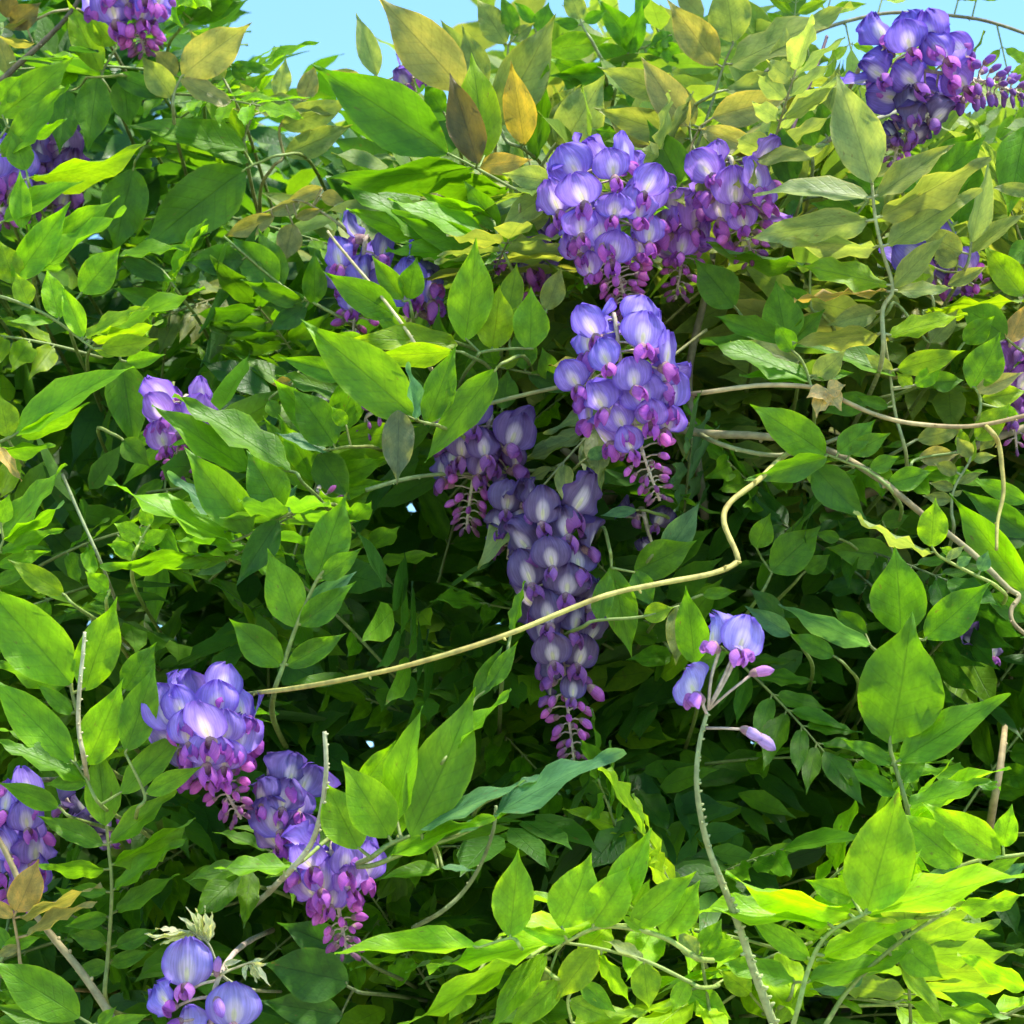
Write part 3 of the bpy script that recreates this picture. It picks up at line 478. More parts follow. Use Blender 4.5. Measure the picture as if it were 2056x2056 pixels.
# crop H
S("vivid green leaf with huge upright leaflets by the lowest cluster", OH, .16, "bright", [(180, 1010), (260, 950), (320, 920), (395, 890)],
  [(402, 890, 735, 112, 320, "bright"), (282, 897, 33, 505, 260, "bright"), (110, 962, -75, 600, 240, "bright"), (315, 810, 437, 213, 170, "bright", .01), (110, 640, 300, 380, 130, "bright", .012), (620, 420, 942, 105, 75, "bright", .012), (330, 890, 290, 690, 120, "mid", .015)], rad=.0017)
S("long blue green leaf stretched out beneath the shaded cluster", OH, .15, "teal", [(200, 1050), (400, 970), (640, 895), (850, 800)],
  [(440, 852, 1000, 600, 100, "teal"), (860, 780, 1530, 430, 130, "teal", -.004), (270, 1010, 820, 790, 80, "bright"), (860, 790, 1130, 660, 70, "bright", .004), (660, 880, 870, 770, 50, "teal"), (560, 1068, 250, 1118, 85, "mid", .01), (570, 1062, 745, 1080, 34, "teal", .01), (990, 610, 1160, 560, 40, "teal", .005)], rad=.0016)
S("lime leaf with a row of upright toothed leaflets in full sun", OH, .19, "lime", [(1990, 1570), (1930, 1530), (1800, 1452), (1615, 1402), (1430, 1400), (1235, 1490)],
  [(950, 1450, 993, 985, 225), (1230, 1400, 1388, 1010, 265), (1405, 1385, 1600, 1075, 250), (1500, 1310, 1722, 868, 190), (1622, 1392, 1965, 1100, 180), (1792, 1442, 1990, 1150, 200), (1640, 1290, 1720, 1135, 90), (765, 1502, 28, 1520, 145), (1235, 1470, 540, 1622, 135), (1300, 1460, 1010, 1400, 90), (1700, 1420, 1560, 1330, 60)], rad=.0017)
S("lime leaf hanging its leaflets below a long sunlit stalk", OH, .18, "lime", [(2010, 1730), (1930, 1692), (1700, 1582), (1430, 1510), (1250, 1482)],
  [(1005, 1565, 385, 1945, 140, "lime"), (1150, 1540, 850, 1960, 150, "bright"), (1425, 1512, 1212, 1792, 190, "yg"), (1690, 1592, 1722, 1840, 240, "yg"), (1240, 1690, 950, 1960, 160, "lime"), (1450, 1540, 1620, 1820, 90, "lime"), (1690, 1580, 1480, 1470, 60, "pale"), (1340, 1700, 1530, 1860, 110, "bright"), (1180, 1630, 1010, 1720, 120, "olive", .02), (1930, 1690, 1850, 1860, 110, "lime"), (1280, 1800, 1500, 1900, 130, "yg", .01), (730, 1700, 620, 1900, 170, "bright", .02), (1300, 1932, 1700, 1870, 100, "yg")])
# crop I
S("lime leaf with a tall heart shaped end leaflet in full sun", OI, .20, "lime", [(630, 1990), (740, 1620), (850, 1430), (1050, 1322)],
  [(1058, 1312, 1228, 660, 370), (982, 1322, 320, 1138, 165), (862, 1372, 122, 1296, 150), (990, 1240, 735, 1138, 130, "lime", .006), (1060, 1322, 1945, 1095, 180), (745, 1572, 415, 1340, 130, "lime", .004), (812, 1560, 1300, 1368, 130), (1100, 1300, 1350, 980, 150, "lime", .008), (810, 1455, 640, 1400, 50)], rad=.0018)
S("lime leaf with notched leaflets rising past a sunlit stalk", OI, .17, "lime", [(2010, 970), (1930, 992), (1700, 1020), (1580, 1055), (1340, 1150)],
  [(1582, 1052, 1235, 770, 215), (1802, 1002, 1392, 722, 200), (1815, 950, 1862, 728, 130), (1545, 1290, 1950, 1205, 90), (1700, 1030, 1660, 960, 80), (1380, 1140, 1560, 1070, 70, "teal"), (1780, 1140, 1950, 1040, 80, "teal"), (1330, 1150, 1290, 1000, 90), (1700, 1100, 1900, 1010, 70)])
S("green leaf on a long arching stalk below the lime leaflets", OI, .15, "bright", [(790, 1990), (960, 1740), (1240, 1480), (1530, 1290)],
  [(1245, 1485, 1470, 1665, 215, "bright"), (735, 1695, 1285, 1550, 125, "mid"), (665, 1695, 235, 1592, 125, "bright"), (1235, 1500, 1030, 1400, 90, "mid", .01), (1950, 1740, 1588, 1548, 110, "lime"), (960, 1740, 760, 1740, 60, "teal"), (1230, 1590, 1480, 1880, 90, "yg"), (990, 1730, 1030, 1640, 50, "teal")], rad=.0017)
S("low green leaf with ragged yellow leaflets beside the dark soil gap", OI, .12, "bright", [(1990, 1790), (1860, 1870), (1700, 1940)],
  [(1270, 1800, 1820, 1880, 90, "bright"), (1800, 1880, 1490, 1760, 110, "mid")])
S("ragged yellow green leaf around the foot of the bumpy bare stalk", OI, .13, "bright", [(200, 2000), (180, 1800), (150, 1600), (140, 1550)],
  [(150, 1540, 250, 1360, 130, "bright"), (120, 1560, 20, 1420, 110, "pale"), (150, 1560, 380, 1480, 110, "bright"), (420, 1760, 250, 1640, 130, "yg"), (560, 1932, 720, 1700, 110, "yg"), (60, 1740, 300, 1900, 150, "bright")])
WORD = dict(mid="mid green", green="deep green", bright="bright green", lime="lime", yg="yellow green", olive="olive", pale="pale olive", bronze="bronze", orange="orange", tan="tan", teal="blue green", dark="dark green", brown="brown", grey="grey green", cream="cream")
def seg_dist(r, x, y):
    best = 1e9
    for p, q in zip(r[:-1], r[1:]):
        dx, dy = q[0] - p[0], q[1] - p[1]; t = max(0, min(1, ((x - p[0]) * dx + (y - p[1]) * dy) / (dx * dx + dy * dy)))
        best = min(best, math.hypot(x - p[0] - t * dx, y - p[1] - t * dy))
    return best
OWN = []
for a_, k_ in H:                                  # leaflets whose own stalk is hidden belong to leaves of their own
    lab, o_, df, cl, rch, lfs = a_[:6]
    near = [l for l in lfs if seg_dist(rch, l[0], l[1]) <= 170]; stray = [l for l in lfs if l not in near]; clusters = []
    for l in stray:
        for c in clusters:
            if min(math.hypot(l[0] - m[0], l[1] - m[1]) for m in c) < 260: c.append(l); break
        else: clusters.append([l])
    hero(lab, o_, df, cl, rch, near, **k_)
    for c in clusters:
        mx_ = sum(l[0] for l in c) / len(c); my_ = sum(l[1] for l in c) / len(c); ux = sum(l[2] - l[0] for l in c); uy = sum(l[3] - l[1] for l in c); m_ = math.hypot(ux, uy) + 1e-6; ux /= m_; uy /= m_
        pts = sorted(((l[0] - ux * 12, l[1] - uy * 12) for l in c), key=lambda p: p[0] * ux + p[1] * uy)
        r2 = [(pts[0][0] - ux * 70, pts[0][1] - uy * 70 + 25)] + pts; dd = c[0][6] if len(c[0]) > 6 else 0.0
        col = (c[0][5] if len(c[0]) > 5 else None) or cl
        cs = [(*l[:5], (l[5] if len(l) > 5 else None) or cl) for l in c]
        lb = ((("lone " if len(c) == 1 else "small ") + WORD[col] + " leaf by " + lab).split())[:16]
        while lb[-1] in ("a", "the", "with", "in", "of", "and", "by", "beside", "behind", "under", "to", "its", "two"): lb.pop()
        OWN.append((" ".join(lb), o_, df - dd - .004, col, r2, cs))
seen_ = {}
for t_ in OWN: seen_[t_[0]] = seen_.get(t_[0], 0) + 1
for t_ in OWN: hero(*t_, group=("set of " + t_[0]) if seen_[t_[0]] > 1 else None)
print("own", len(OWN), max(len(t_[0].split()) for t_ in OWN))

# ---------------------------------------------------------------- bare stems, tendrils and branches
FP = 1 / 1932.0
def vine(name, label, cat, pts, doff, r0, r1, color, knots=0, knot_r=1.5, mat=None, side=7, group=None, lump=0.05, hooks=0):
    w_ = [P(p[0] * FP, p[1] * FP, d0(min(1, max(0, p[0] * FP)), min(1, max(0, p[1] * FP))) - (doff if len(p) < 3 else p[2])) for p in pts]
    base = w_[0]; cp = catmull(w_, 8 * (len(w_) - 1)); n = len(cp)
    V, F = [], []; tube(V, F, [p - base for p in cp], [lerp(r0, r1, i / (n - 1)) for i in range(n)], side, True, lump)
    root = empty(name, base); tag(root, label, cat, group)
    add("stem", mesh_from("stem", V, F, mat or M_VINE), root, None, color)
    V, F = [], []
    for k in range(knots):
        t = (k + rng.uniform(0.2, 0.8)) / knots; i = min(n - 2, int(t * (n - 1))); p = cp[i].lerp(cp[i + 1], rng.random()); ax = (cp[i + 1] - cp[i]).normalized()
        d = ax.cross(Vector((rng.uniform(-1, 1), rng.uniform(-1, 0.1), rng.uniform(-1, 1)))).normalized(); rr = lerp(r0, r1, t)
        tube(V, F, [p - base + d * rr * 0.5, p - base + d * rr * (knot_r * 0.75) + ax * rr * 0.2, p - base + d * rr * knot_r + ax * rr * 0.4], [rr * 0.62, rr * 0.5, rr * 0.25], 5)
    if V: add("bud_scar", mesh_from("bud_scar", V, F, mat or M_VINE), root, None, tuple(min(1, c * 1.25) for c in color))["kind"] = "stuff"
    return root, cp
YEL, TANC, GRN, BRN = (0.46, 0.42, 0.10), (0.44, 0.35, 0.16), (0.24, 0.32, 0.12), (0.20, 0.15, 0.08)
vine("tendril", "long yellow tendril running slantwise across the shaded hollow", "tendril",
     [(440, 1312, .06), (560, 1298, .16), (680, 1276, .18), (790, 1250, .18), (950, 1200, .18), (1130, 1128, .18), (1240, 1102, .18), (1340, 1083, .17), (1386, 1064, .16), (1390, 1045, .16), (1366, 985, .15), (1378, 948, .14), (1432, 905, .13), (1480, 860, .10), (1530, 830, .06)], .17, .0016, .0021, YEL, 9, 2.2)
vine("tendril", "tan vine arching level to the right of the lower middle cluster".replace(" to the right of", " beside"), "vine", [(1250, 750, .03), (1320, 742), (1440, 727), (1545, 733), (1600, 760), (1660, 785), (1730, 800), (1845, 803), (1990, 770)], .12, .0018, .0016, TANC, 6, 1.8)
vine("branch", "long brown branch sloping down from the fork towards the hooked end", "branch",
     [(1220, 800, -.02), (1330, 818, .06), (1420, 822, .08), (1500, 832, .08), (1580, 858, .09), (1660, 905), (1740, 970), (1830, 1040), (1900, 1108), (1922, 1125), (1908, 1150), (1912, 1175), (1940, 1200), (1990, 1230)], .12, .0032, .0013, (0.32, 0.27, 0.13), 14, 1.5)
vine("tendril", "short yellow tendril hanging free beside the lime leaflet", "tendril", [(1840, 790, .0), (1868, 812), (1884, 838), (1890, 880), (1893, 930), (1882, 985), (1880, 1038)], .15, .0021, .0012, YEL, 4, 1.8)
vine("bare_flower_stalk", "curved bare stalk covered in bumps carrying the last lone flowers", "flower stalk", [(1470, 1960), (1440, 1880), (1418, 1820), (1395, 1750), (1368, 1680), (1340, 1610), (1322, 1540), (1314, 1470), (1320, 1400), (1334, 1345)], .19, .0030, .0013, (0.30, 0.36, 0.14), 52, 1.9)
vine("bare_flower_stalk", "bumpy bare stalk bending up in front of the withered flowers", "flower stalk", [(440, 1740, -.35), (500, 1690, .0), (525, 1665, .13), (548, 1642), (585, 1595), (604, 1540), (614, 1470), (615, 1425), (612, 1380)], .17, .0023, .0014, (0.42, 0.42, 0.24), 26, 1.8)
vine("bare_flower_stalk", "straight bumpy stalk standing between two paddle shaped leaflets", "flower stalk", [(185, 1570, -.02), (168, 1490, .13), (158, 1430), (148, 1370), (150, 1300), (156, 1240), (160, 1192)], .175, .0019, .0012, (0.46, 0.45, 0.26), 22, 1.8)
vine("bare_flower_stalk", "thin straw coloured stalk leaning over the bluish cluster", "flower stalk", [(860, 760, -.04), (805, 685, .1), (768, 625), (720, 560), (665, 495), (632, 455), (618, 436)], .13, .0014, .0010, (0.50, 0.44, 0.22), 12, 1.7)
vine("twig", "thin purple brown twig pointing up into the sky", "twig", [(1470, 330), (1490, 262), (1510, 200), (1535, 140), (1555, 85), (1560, 68)], .05, .0018, .0011, (0.16, 0.09, 0.11), 5, 1.9)
_, ARCH = vine("arching_stem", "long thin stem arching through the open sky", "stem", [(1440, 140), (1500, 85), (1560, 52), (1656, 27), (1730, 24), (1800, 30), (1870, 42), (1960, 75), (2050, 130)], -.12, .0016, .0014, (0.20, 0.19, 0.09), 5, 1.8)
vine("branch", "grey forked branch end deep behind the middle clusters", "branch", [(1060, 1060, -.12), (1100, 1000, -.09), (1130, 960, -.07), (1155, 925, -.06), (1150, 900, -.05), (1105, 880, -.04), (1060, 845, -.03)], -.05, .0070, .0026, (0.20, 0.17, 0.10), 6, 1.3, None, 8)
vine("branch", "thick olive grey limb behind the forked branch end", "branch", [(1040, 1180, -.2), (1150, 930, -.07), (1210, 900, -.08), (1300, 880, -.12)], -.05, .008, .004, (0.17, 0.15, 0.09), 4, 1.2, None, 8)
vine("shoot", "brown woody shoot rising behind the tan young leaf", "shoot", [(215, 1930), (192, 1890), (150, 1830), (105, 1775), (70, 1730), (50, 1708), (30, 1650), (0, 1588), (-40, 1520)], .15, .0030, .0017, (0.34, 0.28, 0.13), 12, 1.6)
vine("shoot", "thin green shoot curving under the blue green leaf", "shoot", [(936, 1520), (930, 1570), (905, 1635), (872, 1685), (830, 1722), (780, 1750, .02)], .10, .0011, .0017, GRN, 7, 1.6)
vine("twig", "dark slanting twig beside the crown's shaded bronze leaf", "twig", [(-20, 175), (25, 130), (75, 85), (128, 30), (160, -20)], .03, .0028, .0018, (0.13, 0.11, 0.06), 5, 1.6)
vine("shoot", "straight green shoot crossing level behind the shaded round cluster", "shoot", [(690, 925), (760, 905), (830, 895), (960, 890), (1060, 885, -.02)], .02, .0016, .0014, GRN, 4, 1.5)
vine("shoot", "pale green shoot joining the broad drooping blade to the thicket", "shoot", [(800, 800), (880, 775), (960, 752), (1070, 728), (1180, 715, 0)], .09, .0013, .0016, (0.30, 0.34, 0.12), 4, 1.5)
vine("shoot", "olive shoot looping between the middle cluster and the branch", "shoot", [(1290, 795, 0), (1340, 830), (1410, 852), (1480, 858), (1560, 835), (1640, 800)], .08, .0019, .0014, (0.26, 0.27, 0.11), 5, 1.6)
vine("branch", "weathered tan stick standing in the shaded thicket", "branch", [(1862, 1600, -.08), (1872, 1530, -.02), (1885, 1460), (1893, 1400, -.02), (1900, 1330, -.12), (1910, 1250, -.25)], .0, .0032, .0022, (0.36, 0.28, 0.13), 6, 1.2)
vine("twig", "fine grey green twigs crossing behind the upright pale stalk", "twig", [(1500, 300), (1545, 275), (1600, 245), (1660, 222), (1740, 195, -.12), (1800, 180, -.3)], .01, .0022, .0014, (0.28, 0.27, 0.17), 4, 1.4)
vine("shoot", "long thin shoot slanting through the shaded leaves by the pink cluster", "shoot", [(225, 1150, .0), (190, 1060), (150, 970), (118, 895)], .06, .0011, .0012, (0.22, 0.27, 0.12), 4, 1.4)
vine("woody_shoot", "upright dark stem in the thicket behind the lone flower stalk", "stem", [(1330, 980, -.1), (1310, 820, -.06), (1300, 700, -.06), (1330, 560, -.05), (1345, 480, -.1)], -.05, .0036, .0026, (0.20, 0.18, 0.11), 6, 1.3)
vine("branch", "olive branch behind the rosette of dull leaflets", "branch", [(1560, 960, -.05), (1700, 905, 0), (1800, 860, .02), (1880, 825, .03), (1960, 800, .0)], .0, .0040, .003, (0.26, 0.22, 0.12), 6, 1.3)
# woody trunks inside the hedge carry it all
for i, (x_, d_, b_) in enumerate(((0.15, .55, .1), (0.48, .62, -.08), (0.86, .58, .12))):
    V, F = [], []; q = [P(x_, 1.0, 1.98 + d_)]; q = [Vector((q[0].x - b_, q[0].y + .1, -0.05)), Vector((q[0].x - b_ * .5, q[0].y + .05, .6)), Vector((q[0].x + b_, q[0].y, 1.1)), Vector((q[0].x - b_, q[0].y + .08, 1.55)), Vector((q[0].x + b_ * .6, q[0].y + .1, 1.95))]
    cp = catmull(q, 28); tube(V, F, [p - q[0] for p in cp], [lerp(.030, .008, k / (len(cp) - 1)) for k in range(len(cp))], 9, True, .08)
    o = empty("woody_vine", q[0]); add("trunk", mesh_from("trunk", V, F, M_BARK), o); tag(o, "gnarled brown vine trunk inside the thicket", "trunk", "trunks inside the thicket")
# the dry leaf caught on the tan vine
dl = empty("dead_leaf", P(1560 * FP, 740 * FP, d0(.81, .38) - .125)); tag(dl, "crumpled straw coloured dead leaf caught on the tan vine", "dead leaf")
for k, (dx, dy, ll) in enumerate(((-.006, -.014, .022), (.008, -.012, .018), (-.012, -.004, .016), (.012, .004, .014))):
    add("leaf_scrap", LEAF_ME[k * 3], dl, frame(Vector((dx, -.004, dy)), Vector((.2 * k - .3, -1, .3)), (0, 0, 0), (ll, .014, ll * 1.2)), (0.55, 0.42, 0.18))

# ---------------------------------------------------------------- flowers
def grid_mesh(name, fn, nu, nv, mat):
    V, F, U = [], [], []
    for i in range(nu + 1):
        for j in range(nv + 1):
            u, v = i / nu, -1 + 2 * j / nv; V.append(fn(u, v)); U.append((u, (v + 1) / 2))
    s = nv + 1
    for i in range(nu):
        for j in range(nv): F.append((i * s + j, i * s + j + 1, (i + 1) * s + j + 1, (i + 1) * s + j))
    return mesh_from(name, V, F, mat, U)
def banner_fn(seed, wither=0.0):
    r = random.Random(seed); fold, back, notch = r.uniform(.02, .16), r.uniform(-.08, .20), r.uniform(.0, .09); edge = r.uniform(-.10, .26); rk = r.uniform(9, 15); a, b, c = [r.uniform(0, 6.28) for _ in range(3)]; cr = r.uniform(.03, .085) + wither * .07; asym = r.uniform(-.08, .08)
    def fn(u, v):
        t = min(1.0, u); hw = 0.58 * (max(0.0, 1 - (2 * t - 1.02) ** 2 * .96)) ** 0.52 * (1 if t > .06 else .55 + 7.5 * t)
        hw *= (1 - 0.10 * t); y = hw * v + asym * t * t * .5
        z = 0.02 + 0.95 * t - notch * math.exp(-(v * 3) ** 2) * t ** 6 - 0.05 * v * v * t
        x = 0.05 * math.sin(math.pi * t) - back * t * t * .6 - (edge + wither * .5) * hw * v * v * (0.5 + t * .7) + fold * (1 - abs(v)) * .22 * (1 - t)
        x += cr * math.sin(7 * v + a + 3 * t) * t * abs(v) + cr * math.sin(5 * t + b) * v * .8 + cr * 1.1 * math.sin(rk * v + c) * t ** 4 + cr * .9 * math.sin(rk * t + a) * abs(v) ** 4
        return (x, y, z)
    return fn
BANNER = [grid_mesh("banner_petal", banner_fn(40 + i), 10, 14, M_BANNER) for i in range(12)]
WITHER = [grid_mesh("banner_petal", banner_fn(70 + i, 1.0 + .3 * i), 10, 14, M_BANNER) for i in range(4)]
def wing_fn(side, seed):
    r = random.Random(seed); op = r.uniform(.10, .40); dr = r.uniform(.0, .22)
    def fn(u, v):
        hw = 0.19 * (max(0.0, 1 - (2 * u - 1.04) ** 2 * .92)) ** .55 * (0.6 + 0.55 * u)
        bul = 0.17 * math.sin(math.pi * min(1, u * .92 + .04)) * (1 - v * v * .75)
        x = 0.40 * u - .02 * u * u; z = -0.02 - dr * .5 * u - .04 * u * u + hw * v * (1.0) + .03 * math.sin(6 * u)
        y = side * (0.03 + bul * .95 + op * u * .25 * (1 - v) * .5)
        return (x, y, z)
    return fn
WING = {s_: [grid_mesh("wing_petal", wing_fn(s_, 20 + i), 6, 6, M_WING) for i in range(3)] for s_ in (-1, 1)}
def keel_fn(u, v):
    a = v * 1.9; rr = 0.105 * math.sin(math.pi * min(1, u * .86 + .07)) ** .7
    return (0.37 * u, rr * math.sin(a), -0.06 - .12 * u + .14 * u * u - rr * math.cos(a) * 1.2)
KEEL = grid_mesh("keel_petal", keel_fn, 6, 8, M_WING)
def revolve(name, prof, bendz, sides, mat, U=None):
    V, F, UV = [], [], []; n = len(prof)
    for i, (x, r) in enumerate(prof):
        for k in range(sides):
            an = 2 * math.pi * k / sides; V.append((x, r * math.cos(an) * .82, r * math.sin(an) + bendz * x * x)); UV.append((i / (n - 1), k / sides))
    for i in range(n - 1):
        for k in range(sides): F.append((i * sides + k, i * sides + (k + 1) % sides, (i + 1) * sides + (k + 1) % sides, (i + 1) * sides + k))
    F.append(tuple(range(sides))[::-1]); F.append(tuple((n - 1) * sides + k for k in range(sides)))
    return mesh_from(name, V, F, mat, UV)
CALYX = revolve("flower", [(-.20, .045), (-.12, .10), (-.02, .155), (.06, .17), (.12, .15)], 0, 8, M_CALYX)
BUD_P = [(0, .06), (.08, .17), (.22, .22), (.38, .27), (.58, .30), (.76, .265), (.9, .16), (1.0, .04)]
BUD = revolve("bud", BUD_P, -.16, 8, M_WING); BUDC = revolve("calyx", [(-.04, .06), (.03, .16), (.14, .22), (.25, .25), (.31, .245)], -.16, 8, M_CALYX)

BLUE, VIO, PINK, FADED_SHADE = (0.30, 0.225, 0.80), (0.42, 0.245, 0.79), (0.60, 0.245, 0.76), (0.17, 0.115, 0.26)  # last tint: faded petals, with the shade over inner clusters painted in
def mixt(a, b, t): return tuple(lerp(x, y, t) for x, y in zip(a, b))
def add_flower(root, org, at, F_, up, size, tint, pouch, withered=False, variant=None):
    """at: world point of the calyx, F_: the way the flower looks"""
    F_ = F_.normalized(); U_ = (up - F_ * up.dot(F_)).normalized()
    M = frame(F_, U_, at - org, (size, size, size))
    fl = add("flower", CALYX, root, M)
    bn = add("banner_petal", rng.choice(WITHER if withered else BANNER), fl, Matrix.Rotation(rng.uniform(-.30, .30), 4, 'X') @ Matrix.Rotation(rng.uniform(-.28, .28), 4, 'Y') @ Matrix.Rotation(rng.uniform(-.25, .25), 4, 'Z') @ Matrix.Diagonal((rng.uniform(.8, 1.5), rng.uniform(.80, 1.12), rng.uniform(.84, 1.10), 1)), jit(tint, .10))
    k = rng.uniform(.95, 1.22)
    for s_ in (-1, 1): add("wing_petal", rng.choice(WING[s_]), fl, Matrix.Rotation(rng.uniform(-.15, .25), 4, 'Y') @ Matrix.Diagonal((k, k, k, 1)), jit(pouch, .12))
    add("keel_petal", KEEL, fl, Matrix.Diagonal((k, k, k, 1)), jit(mixt(pouch, (0.25, 0.06, 0.42), .5), .1))
    return fl
def add_bud(root, org, at, dirv, ln, color, slim=1.0):
    M = frame(dirv, Vector((0, 0, 1)), at - org, (ln, ln * slim, ln * slim))
    b = add("bud", BUD, root, M, color); add("calyx", BUDC, b); return b

MAG, MAGD, MAR = (0.56, 0.07, 0.54), (0.40, 0.03, 0.36), (0.15, 0.03, 0.08)
def raceme(label, axis, doff, width, n_open, n_bud, open_to=.58, tint=VIO, fsize=76, old=0.0, bud_start=None, buds_only_dark=False, group=None, fwd=.55, spin=0.0, tip_px=34):
    """axis in full-picture study coordinates (1932 wide), top first; width = spread of the open flowers in the same units"""
    xm, ym = axis[len(axis) // 2]; d = d0(min(1, max(0, xm * FP)), min(1, max(0, ym * FP))) - doff; px = 2 * HALF * d * FP
    A = catmull([P(p[0] * FP, p[1] * FP, d + .004 * i) for i, p in enumerate(axis)], 20)
    top = A[0]; lead = [A[0] + VIEW * (.16 + max(0, doff)) - Vector((0, 0, .015)), A[0] + VIEW * .06 + Vector((0, 0, .004)), A[0] + VIEW * .02 + Vector((0, 0, .004))]
    root = empty("flower_cluster", lead[0]); org = lead[0]; tag(root, label, "flower cluster", group)
    L = sum((b - a).length for a, b in zip(A[:-1], A[1:])); cum = [0]
    for a, b in zip(A[:-1], A[1:]): cum.append(cum[-1] + (b - a).length)
    def at_t(t):
        q = t * L
        for i in range(len(A) - 1):
            if cum[i + 1] >= q: return A[i].lerp(A[i + 1], (q - cum[i]) / max(1e-9, cum[i + 1] - cum[i])), (A[i + 1] - A[i]).normalized()
        return A[-1].copy(), (A[-1] - A[-2]).normalized()
    V, F = [], []; full = lead + A; n = len(full)
    tube(V, F, [p - org for p in full], [lerp(.0019, .0010, i / (n - 1)) for i in range(n)], 6, True, .10)
    toc = (CAMP - A[len(A) // 2]).normalized(); RW = width * px * .5; fs = fsize * px; ga = 2.39996; ang = spin
    perp0 = None
    def ring(tdir, an):
        a = toc - tdir * toc.dot(tdir); a = a.normalized() if a.length > 1e-3 else Vector((0, 0, 1)); b = tdir.cross(a); return a * math.cos(an) + b * math.sin(an)
    for k in range(n_open):                                       # open flowers, oldest at the top
        t = open_to * min(1, max(0.01, (k + rng.uniform(.0, 1.0)) / n_open)); p, td = at_t(t); ang += ga * (1 + rng.uniform(-.08, .08))
        an = math.remainder(ang, 2 * math.pi); an = an * .86
        rad = ring(td, an); shape = min(1.0, .62 + 1.3 * t / max(.05, open_to)) if t < .3 * open_to else lerp(1.0, .72, (t / open_to - .3) / .7)
        rr = max(.006, (RW * shape - fs * .38) * rng.uniform(.68, 1.22)); droop = rng.uniform(.1, .5)
        cal = p + rad * rr + td * rr * (.10 + .25 * rng.random())
        face = rad * (1 - fwd) + toc * fwd * (1.0 if math.cos(an) > -.2 else .25) + Vector((rng.uniform(-.5, .5), rng.uniform(-.15, .15), rng.uniform(-.42, .30)))
        up = -td * .55 + Vector((0, 0, 1)) * .6 + rad * .35 + Vector((rng.uniform(-.2, .2), 0, 0)); tt = t / max(.01, open_to)
        dim = tint[2] < .5; tn = tint if dim else mixt(mixt(tint, BLUE, .55 * (1 - tt)), PINK, max(0, tt - .55) * .5); young = tt > .78  # dim: dark tints, mostly painted shade; their pouches are darkened to match
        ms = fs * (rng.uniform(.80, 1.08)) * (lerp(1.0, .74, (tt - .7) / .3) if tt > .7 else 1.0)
        add_flower(root, org, cal, face, up, ms, mixt(tn, FADED_SHADE, old * rng.random()), mixt(mixt(MAG, (0.40, 0.12, 0.60), rng.uniform(.1, .8) * (1 - tt * .6)), (0.16, 0.06, 0.24), .6 if dim else 0), withered=rng.random() < max(old, .08))
        mid = p + rad * rr * .5 + td * rr * .02 - Vector((0, 0, 1)) * 0; end = cal - face.normalized() * ms * .17
        tube(V, F, [q - org for q in catmull([p, mid, end], 4)], [.0008] * 5, 4, False)
    b0 = open_to - .06 if bud_start is None else bud_start
    for k in range(n_bud):                                        # buds, shrinking towards the tip
        t = lerp(b0, .998, ((k + .5) / n_bud) ** .75); p, td = at_t(t); ang += ga * (1 + rng.uniform(-.06, .06)); rad = ring(td, ang); q = (t - b0) / (1 - b0)
        ln = lerp(.46, .26, q ** .7) * fs * rng.uniform(.85, 1.15); rr = lerp(RW * .50, .0035, q ** .55) * rng.uniform(.75, 1.15)
        rr = max(.0028, rr); dirv = rad * lerp(.85, .9, q) + td * lerp(.20, .5, q) + toc * .35 * (1 - q) + Vector((rng.uniform(-.3, .3), rng.uniform(-.3, .3), rng.uniform(-.3, .3))); a0 = p + rad * rr
        c = mixt((0.76, 0.15, 0.66), MAGD, rng.random() ** 2.2) if q < .55 else mixt((0.46, 0.06, 0.42), MAR, min(1, (q - .55) * 2.2))
        if buds_only_dark: c = mixt(c, MAR, .4) if open_to < .3 else mixt((0.26, 0.07, 0.50), (0.10, 0.02, 0.12), q * rng.random())
        add_bud(root, org, a0, dirv, ln, jit(c, .15), lerp(1.0, .72, q))
        tube(V, F, [v_ - org for v_ in (p, p + rad * rr * .55 - td * .001, a0 + dirv.normalized() * ln * .03)], [.0007, .0006, .0006], 4, False)
    add("stem", mesh_from("stem", V, F, M_RSTEM), root)
    return root

raceme("tall purple cluster, upper of the two hanging in line, full of open flowers", [(1120, 305), (1135, 375), (1150, 450), (1170, 530), (1188, 598)], .10, 255, 30, 40, .66, VIO, 78)
raceme("blue violet cluster hanging right below the tallest one, fringed with pink buds", [(1160, 600), (1172, 690), (1190, 770), (1215, 860), (1245, 945)], .13, 238, 27, 24, .70, mixt(BLUE, VIO, .5), 80, .15)
raceme("small reddish purple cluster tucked behind the tallest one", [(1290, 380), (1292, 440), (1285, 500), (1275, 565)], .04, 130, 9, 16, .6, PINK, 74)
raceme("short violet cluster crowded beside the dark folded leaf", [(1380, 300), (1390, 360), (1405, 420), (1420, 500)], .07, 190, 14, 14, .66, mixt(VIO, PINK, .4), 82)
raceme("deep violet cluster lying sideways against the blue sky", [(1640, 115), (1710, 128), (1790, 140), (1860, 155), (1930, 178)], .10, 190, 20, 36, .66, (0.27, 0.15, 0.66), 82, .1, None, True)
raceme("fading dusky cluster sagging beneath the sideways one", [(1760, 205), (1730, 235), (1700, 262), (1685, 310)], .08, 100, 9, 8, .8, FADED_SHADE, 62, .5)
raceme("round violet cluster with dark buds at the crown beside the sky", [(235, -40), (245, 0), (260, 45), (272, 100)], .08, 175, 15, 22, .66, mixt(VIO, BLUE, .5), 84)
raceme("bright lilac cluster half hidden behind light green leaflets", [(15, 300), (10, 340), (5, 380), (0, 430)], .04, 110, 8, 6, .8, VIO, 78)
